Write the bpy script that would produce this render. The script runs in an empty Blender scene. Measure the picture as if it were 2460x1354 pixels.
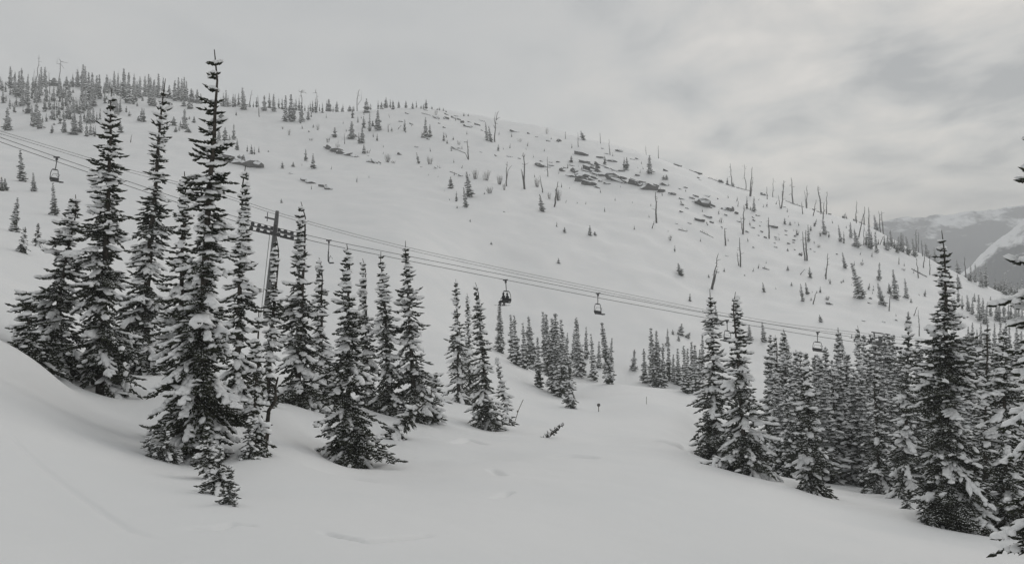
import bpy, math, random
import numpy as np
from mathutils import Vector, Matrix

# ------------------------------------------------------------------ camera, sky, sun, exposure
F, CX, HY, IW, IH = 2000.0, 1230.0, 600.0, 2460.0, 1354.0     # focal length, centre and eye level in photo pixels
scene = bpy.context.scene
C = scene.collection
cam_d = bpy.data.cameras.new('camera')
cam = bpy.data.objects.new('camera', cam_d)
C.objects.link(cam)
cam_d.sensor_width = 36.0
cam_d.lens = 36.0 * F / IW
cam_d.shift_y = -(IH / 2 - HY) / IW
cam_d.clip_start = 0.1
cam_d.clip_end = 20000
cam.rotation_euler = (math.pi / 2, 0, 0)
scene.camera = cam

SUN_EL, SUN_AZ = math.radians(30), math.radians(28)            # azimuth from straight ahead, to the right
world = bpy.data.worlds.new('World')
scene.world = world
world.use_nodes = True
wn, wl = world.node_tree.nodes, world.node_tree.links
for n in list(wn):
    wn.remove(n)


def wnode(t, **kw):
    n = wn.new(t)
    for k, v in kw.items():
        setattr(n, k, v)
    return n


def wmath(op, a, b=None, c=None):
    n = wnode('ShaderNodeMath', operation=op)
    for i, x in enumerate((a, b, c)):
        if x is None:
            continue
        if isinstance(x, (int, float)):
            n.inputs[i].default_value = x
        else:
            wl.new(x, n.inputs[i])
    return n.outputs[0]


w_out = wnode('ShaderNodeOutputWorld')
w_bg = wnode('ShaderNodeBackground')
w_bg.inputs['Strength'].default_value = 0.1
wl.new(w_bg.outputs[0], w_out.inputs[0])
w_sky = wnode('ShaderNodeTexSky', sky_type='NISHITA', sun_disc=False)
w_sky.sun_elevation = SUN_EL
w_sky.sun_rotation = SUN_AZ
w_tc = wnode('ShaderNodeTexCoord')
w_sep = wnode('ShaderNodeSeparateXYZ')
wl.new(w_tc.outputs['Generated'], w_sep.inputs[0])
dx, dy, dz = w_sep.outputs
# the cloud deck: noise laid out on a flat ceiling, so it streams together towards the horizon
zz = wmath('ADD', wmath('MAXIMUM', dz, 0.0), 0.22)
w_cmb = wnode('ShaderNodeCombineXYZ')
wl.new(wmath('DIVIDE', dx, zz), w_cmb.inputs[0])
wl.new(wmath('DIVIDE', dy, zz), w_cmb.inputs[1])


def wnoise(scale, detail, rough, dist, rot, stretch, off):
    m = wnode('ShaderNodeMapping')
    wl.new(w_cmb.outputs[0], m.inputs[0])
    m.inputs['Location'].default_value = off
    m.inputs['Rotation'].default_value = (0, 0, rot)
    m.inputs['Scale'].default_value = stretch
    n = wnode('ShaderNodeTexNoise')
    wl.new(m.outputs[0], n.inputs['Vector'])
    n.inputs['Scale'].default_value = scale
    n.inputs['Detail'].default_value = detail
    n.inputs['Roughness'].default_value = rough
    n.inputs['Distortion'].default_value = dist
    return n.outputs['Fac']


cl_big = wnoise(0.75, 3.0, 0.5, 0.15, 0.5, (1.0, 0.7, 1), (3.1, 0.4, 0))
cl_fine = wnoise(2.6, 5.0, 0.55, 0.25, 0.55, (1.15, 0.85, 1), (1.7, 5.2, 0))
# the deck is smooth mist on the left and broken cloud on the right
brk = wnode('ShaderNodeMapRange', interpolation_type='SMOOTHSTEP')
wl.new(dx, brk.inputs[0])
brk.inputs[1].default_value, brk.inputs[2].default_value = -0.05, 0.38
brk.inputs[3].default_value, brk.inputs[4].default_value = 0.12, 1.0
v1 = wmath('MULTIPLY', wmath('SUBTRACT', cl_big, 0.5), 0.8)
v2 = wmath('MULTIPLY', wmath('SUBTRACT', cl_fine, 0.5), 1.5)
vv = wmath('MULTIPLY', wmath('ADD', v1, v2), brk.outputs[0])
vv = wmath('ADD', vv, 0.5)
w_ramp = wnode('ShaderNodeValToRGB')
wl.new(vv, w_ramp.inputs[0])
cr = w_ramp.color_ramp
cr.elements[0].position, cr.elements[0].color = 0.30, (0.28, 0.298, 0.312, 1)
cr.elements[1].position, cr.elements[1].color = 0.72, (0.565, 0.553, 0.53, 1)
e = cr.elements.new(0.5); e.color = (0.435, 0.443, 0.44, 1)
e = cr.elements.new(0.60); e.color = (0.49, 0.488, 0.475, 1)
w_sc = wnode('ShaderNodeMix', data_type='RGBA', blend_type='MULTIPLY')
w_sc.inputs['Factor'].default_value = 1.0
wl.new(w_ramp.outputs[0], w_sc.inputs[6])
w_sc.inputs[7].default_value = (10.3, 10.2, 10.15, 1)
w_mix = wnode('ShaderNodeMix', data_type='RGBA')
w_mix.inputs['Factor'].default_value = 0.95
wl.new(w_sky.outputs[0], w_mix.inputs[6])
wl.new(w_sc.outputs[2], w_mix.inputs[7])
wl.new(w_mix.outputs[2], w_bg.inputs['Color'])

sun_d = bpy.data.lights.new('sun', 'SUN')
sun_d.energy = 0.5
sun_d.angle = math.radians(30)
sun_d.color = (1.0, 0.97, 0.92)
sun = bpy.data.objects.new('sun', sun_d)
C.objects.link(sun)
sd = Vector((math.sin(SUN_AZ) * math.cos(SUN_EL), math.cos(SUN_AZ) * math.cos(SUN_EL), math.sin(SUN_EL)))
sun.rotation_euler = (-sd).to_track_quat('-Z', 'Y').to_euler()

scene.view_settings.view_transform = 'Standard'
scene.view_settings.look = 'None'
scene.view_settings.exposure = 0.2
scene.view_settings.gamma = 1.0
scene.cycles.use_denoising = True
scene.cycles.max_bounces = 8
scene.cycles.diffuse_bounces = 4
scene.cycles.volume_bounces = 3
scene.cycles.use_adaptive_sampling = True
scene.cycles.adaptive_threshold = 0.02
HAZE = 0.00045

# ------------------------------------------------------------------ materials
def mat(name, base, rough=0.8, spec=0.2):
    m = bpy.data.materials.new(name)
    m.use_nodes = True
    b = m.node_tree.nodes['Principled BSDF']
    b.inputs['Base Color'].default_value = (*base, 1)
    b.inputs['Roughness'].default_value = rough
    b.inputs['Specular IOR Level'].default_value = spec
    return m, m.node_tree, b


def noise_col(m, nt, b, c0, c1, scale, detail=4, lo=0.35, hi=0.65, coord='Object', bump=0.0, bdist=0.02):
    tc = nt.nodes.new('ShaderNodeTexCoord')
    n = nt.nodes.new('ShaderNodeTexNoise')
    n.inputs['Scale'].default_value = scale
    n.inputs['Detail'].default_value = detail
    nt.links.new(tc.outputs[coord], n.inputs['Vector'])
    r = nt.nodes.new('ShaderNodeValToRGB')
    r.color_ramp.elements[0].position, r.color_ramp.elements[0].color = lo, (*c0, 1)
    r.color_ramp.elements[1].position, r.color_ramp.elements[1].color = hi, (*c1, 1)
    nt.links.new(n.outputs['Fac'], r.inputs[0])
    nt.links.new(r.outputs[0], b.inputs['Base Color'])
    if bump:
        bp = nt.nodes.new('ShaderNodeBump')
        bp.inputs['Strength'].default_value = bump
        bp.inputs['Distance'].default_value = bdist
        nt.links.new(n.outputs['Fac'], bp.inputs['Height'])
        nt.links.new(bp.outputs[0], b.inputs['Normal'])
    return r


def snow_top(nt, b, col_out, lo, hi, nscale, namt, snow=(0.84, 0.85, 0.86)):
    """snow lies on whatever faces up: mix the colour with snow by the surface normal"""
    g = nt.nodes.new('ShaderNodeNewGeometry')
    s = nt.nodes.new('ShaderNodeSeparateXYZ')
    nt.links.new(g.outputs['Normal'], s.inputs[0])
    tc = nt.nodes.new('ShaderNodeTexCoord')
    n = nt.nodes.new('ShaderNodeTexNoise')
    n.inputs['Scale'].default_value = nscale
    n.inputs['Detail'].default_value = 3
    nt.links.new(tc.outputs['Object'], n.inputs['Vector'])
    a = nt.nodes.new('ShaderNodeMath'); a.operation = 'MULTIPLY_ADD'
    nt.links.new(n.outputs['Fac'], a.inputs[0]); a.inputs[1].default_value = namt
    nt.links.new(s.outputs[2], a.inputs[2])
    mr = nt.nodes.new('ShaderNodeMapRange'); mr.interpolation_type = 'SMOOTHSTEP'
    nt.links.new(a.outputs[0], mr.inputs[0])
    mr.inputs[1].default_value, mr.inputs[2].default_value = lo + namt / 2, hi + namt / 2
    mx = nt.nodes.new('ShaderNodeMix'); mx.data_type = 'RGBA'
    nt.links.new(mr.outputs[0], mx.inputs[0])
    nt.links.new(col_out, mx.inputs[6])
    mx.inputs[7].default_value = (*snow, 1)
    nt.links.new(mx.outputs[2], b.inputs['Base Color'])


M = {}
m, nt, b = mat('snow_ground', (0.81, 0.815, 0.82), 0.65, 0.25)
tc = nt.nodes.new('ShaderNodeTexCoord')
n1 = nt.nodes.new('ShaderNodeTexNoise'); n1.inputs['Scale'].default_value = 0.9; n1.inputs['Detail'].default_value = 6
n2 = nt.nodes.new('ShaderNodeTexNoise'); n2.inputs['Scale'].default_value = 14; n2.inputs['Detail'].default_value = 3
nt.links.new(tc.outputs['Object'], n1.inputs['Vector']); nt.links.new(tc.outputs['Object'], n2.inputs['Vector'])
b1 = nt.nodes.new('ShaderNodeBump'); b1.inputs['Strength'].default_value = 0.35; b1.inputs['Distance'].default_value = 0.12
b2 = nt.nodes.new('ShaderNodeBump'); b2.inputs['Strength'].default_value = 0.25; b2.inputs['Distance'].default_value = 0.012
nt.links.new(n1.outputs[0], b1.inputs['Height']); nt.links.new(n2.outputs[0], b2.inputs['Height'])
nt.links.new(b1.outputs[0], b2.inputs['Normal']); nt.links.new(b2.outputs[0], b.inputs['Normal'])
r = nt.nodes.new('ShaderNodeValToRGB')
r.color_ramp.elements[0].position, r.color_ramp.elements[0].color = 0.3, (0.775, 0.785, 0.79, 1)
r.color_ramp.elements[1].position, r.color_ramp.elements[1].color = 0.7, (0.83, 0.83, 0.83, 1)
n3 = nt.nodes.new('ShaderNodeTexNoise'); n3.inputs['Scale'].default_value = 0.13; n3.inputs['Detail'].default_value = 5
nt.links.new(tc.outputs['Object'], n3.inputs['Vector'])
nt.links.new(n3.outputs[0], r.inputs[0]); nt.links.new(r.outputs[0], b.inputs['Base Color'])
M['snow'] = m

m, nt, b = mat('snow_load', (0.86, 0.865, 0.87), 0.7, 0.2)
noise_col(m, nt, b, (0.82, 0.83, 0.835), (0.88, 0.88, 0.88), 3.0, 4, bump=0.5, bdist=0.05)
M['load'] = m

m, nt, b = mat('needles', (0.03, 0.035, 0.025), 0.75, 0.15)
r = noise_col(m, nt, b, (0.018, 0.022, 0.014), (0.042, 0.046, 0.03), 1.7, 3)
snow_top(nt, b, r.outputs[0], 0.72, 1.02, 6.0, 0.7)
M['needles'] = m
m, nt, b = mat('needles_frosted', (0.05, 0.055, 0.045), 0.8, 0.15)
r = noise_col(m, nt, b, (0.022, 0.026, 0.018), (0.045, 0.05, 0.036), 1.7, 3)
snow_top(nt, b, r.outputs[0], 0.55, 0.95, 3.0, 0.8)
M['needles_far'] = m
m, nt, b = mat('needles_dead', (0.08, 0.045, 0.03), 0.85, 0.1)
noise_col(m, nt, b, (0.05, 0.03, 0.02), (0.11, 0.06, 0.04), 2.0, 3)
M['needles_dead'] = m
m, nt, b = mat('bark', (0.07, 0.06, 0.05), 0.9, 0.1)
noise_col(m, nt, b, (0.03, 0.027, 0.023), (0.085, 0.075, 0.065), 9.0, 4, bump=0.6)
M['bark'] = m
m, nt, b = mat('grey_deadwood', (0.1, 0.095, 0.09), 0.9, 0.1)
r = noise_col(m, nt, b, (0.05, 0.047, 0.044), (0.13, 0.125, 0.118), 4.0, 4)
snow_top(nt, b, r.outputs[0], 0.55, 0.85, 2.0, 0.4)
M['deadwood'] = m
m, nt, b = mat('rock', (0.07, 0.07, 0.068), 0.85, 0.2)
r = noise_col(m, nt, b, (0.035, 0.035, 0.034), (0.12, 0.118, 0.112), 0.9, 6, bump=0.8, bdist=0.3)
snow_top(nt, b, r.outputs[0], 0.30, 0.5, 0.9, 0.35)
M['rock'] = m
m, nt, b = mat('galvanised_steel', (0.11, 0.113, 0.113), 0.55, 0.4)
noise_col(m, nt, b, (0.075, 0.077, 0.077), (0.13, 0.133, 0.133), 2.0, 4)
M['steel'] = m
m, nt, b = mat('dark_steel', (0.045, 0.045, 0.047), 0.5, 0.4)
M['dsteel'] = m
m, nt, b = mat('seat_vinyl', (0.02, 0.02, 0.022), 0.6, 0.3)
M['vinyl'] = m
m, nt, b = mat('wire_rope', (0.07, 0.07, 0.07), 0.6, 0.3)
M['rope'] = m
m, nt, b = mat('black_jacket', (0.016, 0.016, 0.018), 0.8, 0.1)
M['jacket'] = m
m, nt, b = mat('grey_trousers', (0.05, 0.05, 0.052), 0.8, 0.1)
M['trousers'] = m
m, nt, b = mat('helmet', (0.02, 0.02, 0.022), 0.4, 0.4)
M['helmet'] = m
m, nt, b = mat('ski_topsheet', (0.3, 0.3, 0.31), 0.4, 0.4)
M['ski'] = m
m, nt, b = mat('sign_face', (0.1, 0.095, 0.09), 0.6, 0.3)
M['sign'] = m
m, nt, b = mat('bamboo', (0.14, 0.12, 0.09), 0.7, 0.2)
M['bamboo'] = m


# ------------------------------------------------------------------ helpers
def tag(o, label=None, cat=None, group=None, kind=None):
    if label: o['label'] = label
    if cat: o['category'] = cat
    if group: o['group'] = group
    if kind: o['kind'] = kind
    return o


def build(name, V, T, mats, idx=None, smooth=True):
    V = np.asarray(V, dtype=np.float32).reshape(-1, 3)
    T = np.asarray(T, dtype=np.int32)
    k = T.shape[1]
    me = bpy.data.meshes.new(name)
    me.vertices.add(len(V)); me.vertices.foreach_set('co', V.ravel())
    me.loops.add(T.size); me.loops.foreach_set('vertex_index', T.ravel())
    me.polygons.add(len(T))
    me.polygons.foreach_set('loop_start', np.arange(len(T), dtype=np.int32) * k)
    me.polygons.foreach_set('loop_total', np.full(len(T), k, dtype=np.int32))
    for mm in mats:
        me.materials.append(mm)
    if idx is not None:
        me.polygons.foreach_set('material_index', np.asarray(idx, dtype=np.int32))
    me.polygons.foreach_set('use_smooth', np.full(len(T), smooth, dtype=bool))
    me.update(calc_edges=True)
    me.validate()
    return me


def link(name, me, parent=None):
    o = bpy.data.objects.new(name, me)
    C.objects.link(o)
    if parent:
        o.parent = parent
    return o


def empty(name, loc, rot=(0, 0, 0), scale=(1, 1, 1)):
    o = bpy.data.objects.new(name, None)
    C.objects.link(o)
    o.empty_display_size = 0.3
    o.location, o.rotation_euler, o.scale = loc, rot, scale
    return o


def unit(a):
    return a / np.maximum(np.linalg.norm(a, axis=-1, keepdims=True), 1e-9)


class Soup:
    """collects triangles"""
    def __init__(s):
        s.V, s.T, s.I, s.n = [], [], [], 0

    def add(s, V, T, mi=0):
        V = np.asarray(V, float).reshape(-1, 3); T = np.asarray(T, int).reshape(-1, 3)
        s.V.append(V); s.T.append(T + s.n); s.I.append(np.full(len(T), mi)); s.n += len(V)

    def merge(s, other, mi=None, f=None):
        V, T, I = np.concatenate(other.V), np.concatenate(other.T), np.concatenate(other.I)
        s.V.append(V if f is None else f(V)); s.T.append(T + s.n); s.I.append(I if mi is None else np.full(len(T), mi)); s.n += len(V)

    def mesh(s, name, mats, smooth=True):
        return build(name, np.concatenate(s.V), np.concatenate(s.T), mats, np.concatenate(s.I), smooth)

    def spindles(s, P, D, L, R, mi=0, mid=0.35, flat=1.0):
        """needle-covered shoots: base point, four-sided waist, tip"""
        P, D = np.asarray(P, float), unit(np.asarray(D, float))
        L, R = np.asarray(L, float)[:, None], np.asarray(R, float)[:, None]
        n = len(P)
        up = np.tile([0.0, 0.0, 1.0], (n, 1))
        bad = np.abs(D[:, 2]) > 0.95
        up[bad] = [1.0, 0, 0]
        A = unit(np.cross(D, up)); B = np.cross(A, D)
        c = P + D * L * mid
        V = np.stack([P, c + A * R, c + B * R * flat, c - A * R, c - B * R * flat, P + D * L], 1)
        t = np.array([[0, 2, 1], [0, 3, 2], [0, 4, 3], [0, 1, 4], [5, 1, 2], [5, 2, 3], [5, 3, 4], [5, 4, 1]])
        T = t[None] + (np.arange(n) * 6)[:, None, None]
        s.add(V, T, mi)

    def lumps(s, Cn, D, a, bw, h, mi=0, rng=None):
        """small pillows of snow: two tips and two rings of five"""
        Cn, D = np.asarray(Cn, float), unit(np.asarray(D, float))
        n = len(Cn)
        if n == 0:
            return
        a, bw, h = [np.asarray(x, float)[:, None] for x in (a, bw, h)]
        A = unit(np.cross(D, np.tile([0.0, 0.0, 1.0], (n, 1))) + 1e-6); B = np.cross(A, D)
        vs = [Cn - D * a]
        for q in (-0.45, 0.45):
            for k in range(5):
                an = 2 * math.pi * (k + (0.5 if q > 0 else 0)) / 5 + math.pi / 2
                j = 1.0 if rng is None else rng.uniform(0.75, 1.25, (n, 1))
                vz = math.sin(an)
                vs.append(Cn + D * a * q + A * bw * math.cos(an) * j + B * h * (vz if vz > 0 else vz * 0.45) * j)
        vs.append(Cn + D * a)
        V = np.stack(vs, 1)
        t = []
        for k in range(5):
            k2 = (k + 1) % 5
            t += [[0, 1 + k2, 1 + k], [1 + k, 1 + k2, 6 + k], [1 + k2, 6 + k2, 6 + k], [11, 6 + k, 6 + k2]]
        T = np.array(t)[None] + (np.arange(n) * 12)[:, None, None]
        s.add(V, T, mi)

    def tube(s, pts, rad, sides=8, mi=0, cap=True):
        pts = np.asarray(pts, float); n = len(pts)
        rad = np.full(n, rad) if np.isscalar(rad) else np.asarray(rad, float)
        tan = np.gradient(pts, axis=0); tan = unit(tan)
        ref = np.array([0.0, 0, 1]) if abs(tan[0, 2]) < 0.9 else np.array([0.0, 1, 0])
        V = []
        for i in range(n):
            A = unit(np.cross(tan[i], ref)); B = np.cross(A, tan[i])
            an = np.arange(sides) * 2 * math.pi / sides
            V.append(pts[i] + rad[i] * (np.cos(an)[:, None] * A + np.sin(an)[:, None] * B))
        V = np.concatenate(V); T = []
        for i in range(n - 1):
            for k in range(sides):
                k2 = (k + 1) % sides
                a0, a1, b0, b1 = i * sides + k, i * sides + k2, (i + 1) * sides + k, (i + 1) * sides + k2
                T += [[a0, b0, a1], [a1, b0, b1]]
        if cap:
            V = np.concatenate([V, pts[:1], pts[-1:]]); e0, e1 = n * sides, n * sides + 1
            for k in range(sides):
                k2 = (k + 1) % sides
                T += [[e0, k, k2], [e1, (n - 1) * sides + k2, (n - 1) * sides + k]]
        s.add(V, T, mi)

    def box(s, c, size, ax=None, mi=0):
        c = np.asarray(c, float); h = np.asarray(size, float) / 2
        ax = np.eye(3) if ax is None else np.asarray(ax, float)
        V = [c + ax.T @ (h * np.array(q)) for q in [(-1, -1, -1), (1, -1, -1), (1, 1, -1), (-1, 1, -1), (-1, -1, 1), (1, -1, 1), (1, 1, 1), (-1, 1, 1)]]
        T = [[0, 2, 1], [0, 3, 2], [4, 5, 6], [4, 6, 7], [0, 1, 5], [0, 5, 4], [1, 2, 6], [1, 6, 5], [2, 3, 7], [2, 7, 6], [3, 0, 4], [3, 4, 7]]
        s.add(V, T, mi)


def ico(sub):
    import bmesh
    bm = bmesh.new()
    bmesh.ops.create_icosphere(bm, subdivisions=sub, radius=1.0)
    V = np.array([v.co[:] for v in bm.verts]); T = np.array([[v.index for v in f.verts] for f in bm.faces])
    bm.free()
    return V, T


ICO2, ICO3 = ico(2), ico(3)
_rt = np.random.default_rng(11)
PERM = _rt.random((256, 256))


def vnoise(x, y, seed=0):
    """smooth value noise in 0..1"""
    x = np.asarray(x, float) + seed * 17.31; y = np.asarray(y, float) + seed * 9.77
    xi, yi = np.floor(x).astype(int), np.floor(y).astype(int)
    fx, fy = x - xi, y - yi
    fx = fx * fx * fx * (fx * (fx * 6 - 15) + 10); fy = fy * fy * fy * (fy * (fy * 6 - 15) + 10)
    g = lambda a, b_: PERM[a & 255, b_ & 255]
    return (g(xi, yi) * (1 - fx) + g(xi + 1, yi) * fx) * (1 - fy) + (g(xi, yi + 1) * (1 - fx) + g(xi + 1, yi + 1) * fx) * fy


# ------------------------------------------------------------------ terrain: one snow sheet through surveyed points
# photo column, photo row, distance ahead in metres
CTRL = '''
0 1354 7.9|600 1354 9.4|1230 1354 11.5|1850 1354 14.8|2460 1354 20.7
0 1100 13|0 950 18|0 868 24|0 735 38|0 650 55|0 562 85|0 470 160|0 325 340|0 200 540
130 940 25|130 880 33|120 560 115|60 590 75
250 1354 8.6|250 1130 15|250 935 31|250 865 40|250 720 62|250 560 120|250 430 215|250 325 340|250 218 540
550 1205 14.5|470 1105 22|470 905 38|470 800 60|470 625 125|470 400 280|500 255 530
640 1075 23.5|720 965 37|720 885 60|645 780 95|700 620 150|700 450 280|650 268 520
850 1354 10|840 1110 29|880 975 43|900 880 80|900 770 110|900 600 165|900 420 310|900 262 525
1000 1002 43|1050 905 75|1000 800 110|1000 600 172|1000 400 350|1000 256 525
1170 1200 18|1170 1028 49|1105 962 62|1190 850 112|1190 862 128|1170 790 155|1170 600 215|1170 430 330|1190 292 520
1330 1045 46|1370 980 75|1330 942 96|1290 892 112|1290 905 128|1300 800 163|1300 650 205|1300 500 290|1300 400 390|1300 314 515
1450 1354 12.4|1450 1150 25|1450 1055 48|1440 990 75|1460 922 112|1460 936 130|1460 830 163|1460 650 220|1460 500 310|1460 430 375|1460 350 500
1620 1150 27|1620 1065 48|1620 990 75|1640 940 112|1640 955 130|1620 820 172|1620 650 235|1620 500 320|1620 393 480
1690 1102 45|1845 1140 42|1740 1110 60|1860 1132 60|1990 1150 59|2060 1152 61|1960 1180 41|2110 1190 48|2190 1224 39|2290 1264 33|2420 1287 31|2460 1310 26|2460 1262 45|2300 1190 60|2300 1060 90
1740 1040 85|1740 970 120|1740 850 172|1740 700 230|1740 600 280|1740 452 460
1900 1060 90|1900 960 125|1900 855 168|1900 750 210|1900 620 285|1900 487 430
2100 1070 90|2100 970 125|2100 865 172|2100 740 225|2100 625 315|2110 553 400
2250 970 125|2250 855 178|2250 762 235|2250 690 305|2250 632 380
2400 960 130|2400 868 178|2400 795 240|2380 740 300|2380 695 355
2460 905 150|2460 830 200|2460 770 270|2460 728 350
0 235 700|250 250 700|650 305 680|1000 300 680|1190 340 670|1460 400 650|1740 500 600|1900 540 560|2110 600 520|2250 680 490|2460 775 450
'''
cp = np.array([[float(t) for t in q.split()] for line in CTRL.strip().splitlines() for q in line.split('|')])
near = []
for xx in (-6, -2, 2, 6):
    for yy in (1.5, 4.5):
        near.append((xx, yy, -1.7 - 0.107 * xx - 0.229 * yy))
near = np.array(near)


def to_key(X, Y):
    r_ = np.hypot(X, Y)
    return np.stack([np.arctan2(X, Y) * 3.2, np.log(np.maximum(r_, 1.0))], -1)


CXY = np.concatenate([np.stack([(cp[:, 0] - CX) / F * cp[:, 2], cp[:, 2]], 1), near[:, :2]])
CZ = np.concatenate([-(cp[:, 1] - HY) / F * cp[:, 2], near[:, 2]])
CK = to_key(CXY[:, 0], CXY[:, 1])
CS = CZ / np.hypot(CXY[:, 0], CXY[:, 1])


def tps_k(A, B):
    d2 = ((A[:, None, :] - B[None]) ** 2).sum(-1)
    return 0.5 * d2 * np.log(np.maximum(d2, 1e-12))


_n = len(CK)
_K = tps_k(CK, CK) + np.eye(_n) * 2e-4
_P = np.concatenate([np.ones((_n, 1)), CK], 1)
_A = np.block([[_K, _P], [_P.T, np.zeros((3, 3))]])
_w = np.linalg.solve(_A, np.concatenate([CS, np.zeros(3)]))
AMAX = math.radians(37)


def s_of(a, lr):
    k = np.stack([a * 3.2, lr], -1)
    out = np.empty(len(k))
    for i in range(0, len(k), 40000):
        kk = k[i:i + 40000]
        out[i:i + 40000] = tps_k(kk, CK) @ _w[:_n] + _w[_n] + kk @ _w[_n + 1:]
    return out


DIPS = []          # (x, y, radius, depth): tree wells and drifts
LEDGES = []        # polylines of ground points: old tracks in the snow


def ground(X, Y, dips=True):
    X = np.atleast_1d(np.asarray(X, float)); Y = np.atleast_1d(np.asarray(Y, float))
    a = np.arctan2(X, Y); r_ = np.maximum(np.hypot(X, Y), 1.2)
    lr = np.log(np.minimum(r_, 690.0))
    s = s_of(np.clip(a, -AMAX, AMAX), lr)
    side = np.abs(a) > AMAX
    if side.any():
        t = (np.abs(a[side]) - AMAX) / (math.pi - AMAX) * 0.5
        t = t * t * (3 - 2 * t)
        sg = np.sign(a[side])
        other = s_of(-sg * AMAX, lr[side])
        s[side] = s[side] * (1 - t) + other * t
    z = s * np.minimum(r_, 690.0)
    far = np.clip((r_ - 640) / 500, 0, 1); far = far * far * (3 - 2 * far)
    z = z * (1 - far) + -120.0 * far
    fd = np.clip(r_ / 60, 0, 1)
    z += (vnoise(X / 3.1, Y / 3.1, 1) - 0.5) * 0.14 * np.clip(r_ / 14, 0.3, 1) + (vnoise(X / 9, Y / 9, 2) - 0.5) * 0.45 * fd
    z += (vnoise(X / .85 + Y * .25, Y / 1.3, 6) - .5) * .032 * np.clip((r_ - 5) / 6, 0, 1) * np.clip((60 - r_) / 30, 0, 1)
    fh = np.clip((r_ - 110) / 160, 0, 1)
    z += fh * ((vnoise(X / 26, Y / 26, 3) - 0.5) * 2.2 + (vnoise(X / 60, Y / 60, 4) - 0.5) * 4.0 + (vnoise(X / 9, Y / 9, 5) - 0.5) * 1.1 + (vnoise(X / 4, Y / 4, 8) - 0.5) * 0.4)
    if dips:
        for (px, py, R, dpt) in DIPS:
            q = (np.abs(X - px) < 3 * R) & (np.abs(Y - py) < 3 * R)
            if q.any():
                z[q] -= dpt * np.exp(-((X[q] - px) ** 2 + (Y[q] - py) ** 2) / (R * R))
        for pl, wd, dp in LEDGES:
            q = (X > pl[:, 0].min() - 1) & (X < pl[:, 0].max() + 1) & (Y > pl[:, 1].min() - 1) & (Y < pl[:, 1].max() + 1)
            if q.any():
                best = np.full(q.sum(), 9.0); tt = np.zeros(q.sum())
                for i in range(len(pl) - 1):
                    A0, B0 = pl[i], pl[i + 1]; ab = B0 - A0
                    t = np.clip(((X[q] - A0[0]) * ab[0] + (Y[q] - A0[1]) * ab[1]) / (ab @ ab), 0, 1)
                    d = np.hypot(X[q] - A0[0] - t * ab[0], Y[q] - A0[1] - t * ab[1])
                    u = d < best
                    best[u] = d[u]; tt[u] = (i + t[u]) / (len(pl) - 1)
                z[q] -= 2.2 * dp * np.exp(-(best / wd) ** 2) * np.clip(np.minimum(tt, 1 - tt) * 8, 0, 1)
    return z


DD = np.exp(np.linspace(math.log(3.0), math.log(640.0), 900))
_colcache = {}


def column(px):
    k = round(px)
    if k not in _colcache:
        X = (k - CX) / F * DD
        z = ground(X, DD, False)
        _colcache[k] = HY - F * z / DD
    return _colcache[k]


def hit(px, py, dmin=3.0):
    """the ground seen at this photo pixel"""
    v = column(px)
    ok = np.where((v <= py) & (DD >= dmin))[0]
    if len(ok):
        i = ok[0]
        if i > 0 and v[i - 1] > py:
            t = (v[i - 1] - py) / (v[i - 1] - v[i])
            d = DD[i - 1] + t * (DD[i] - DD[i - 1])
        else:
            d = DD[i]
    else:
        sel = DD >= dmin
        d = DD[sel][np.argmin(v[sel])]
    X = (px - CX) / F * d
    return np.array([X, d, ground([X], [d], False)[0]])


def at(px, d):
    X = (px - CX) / F * d
    return np.array([X, d, ground([X], [d], False)[0]])



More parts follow.
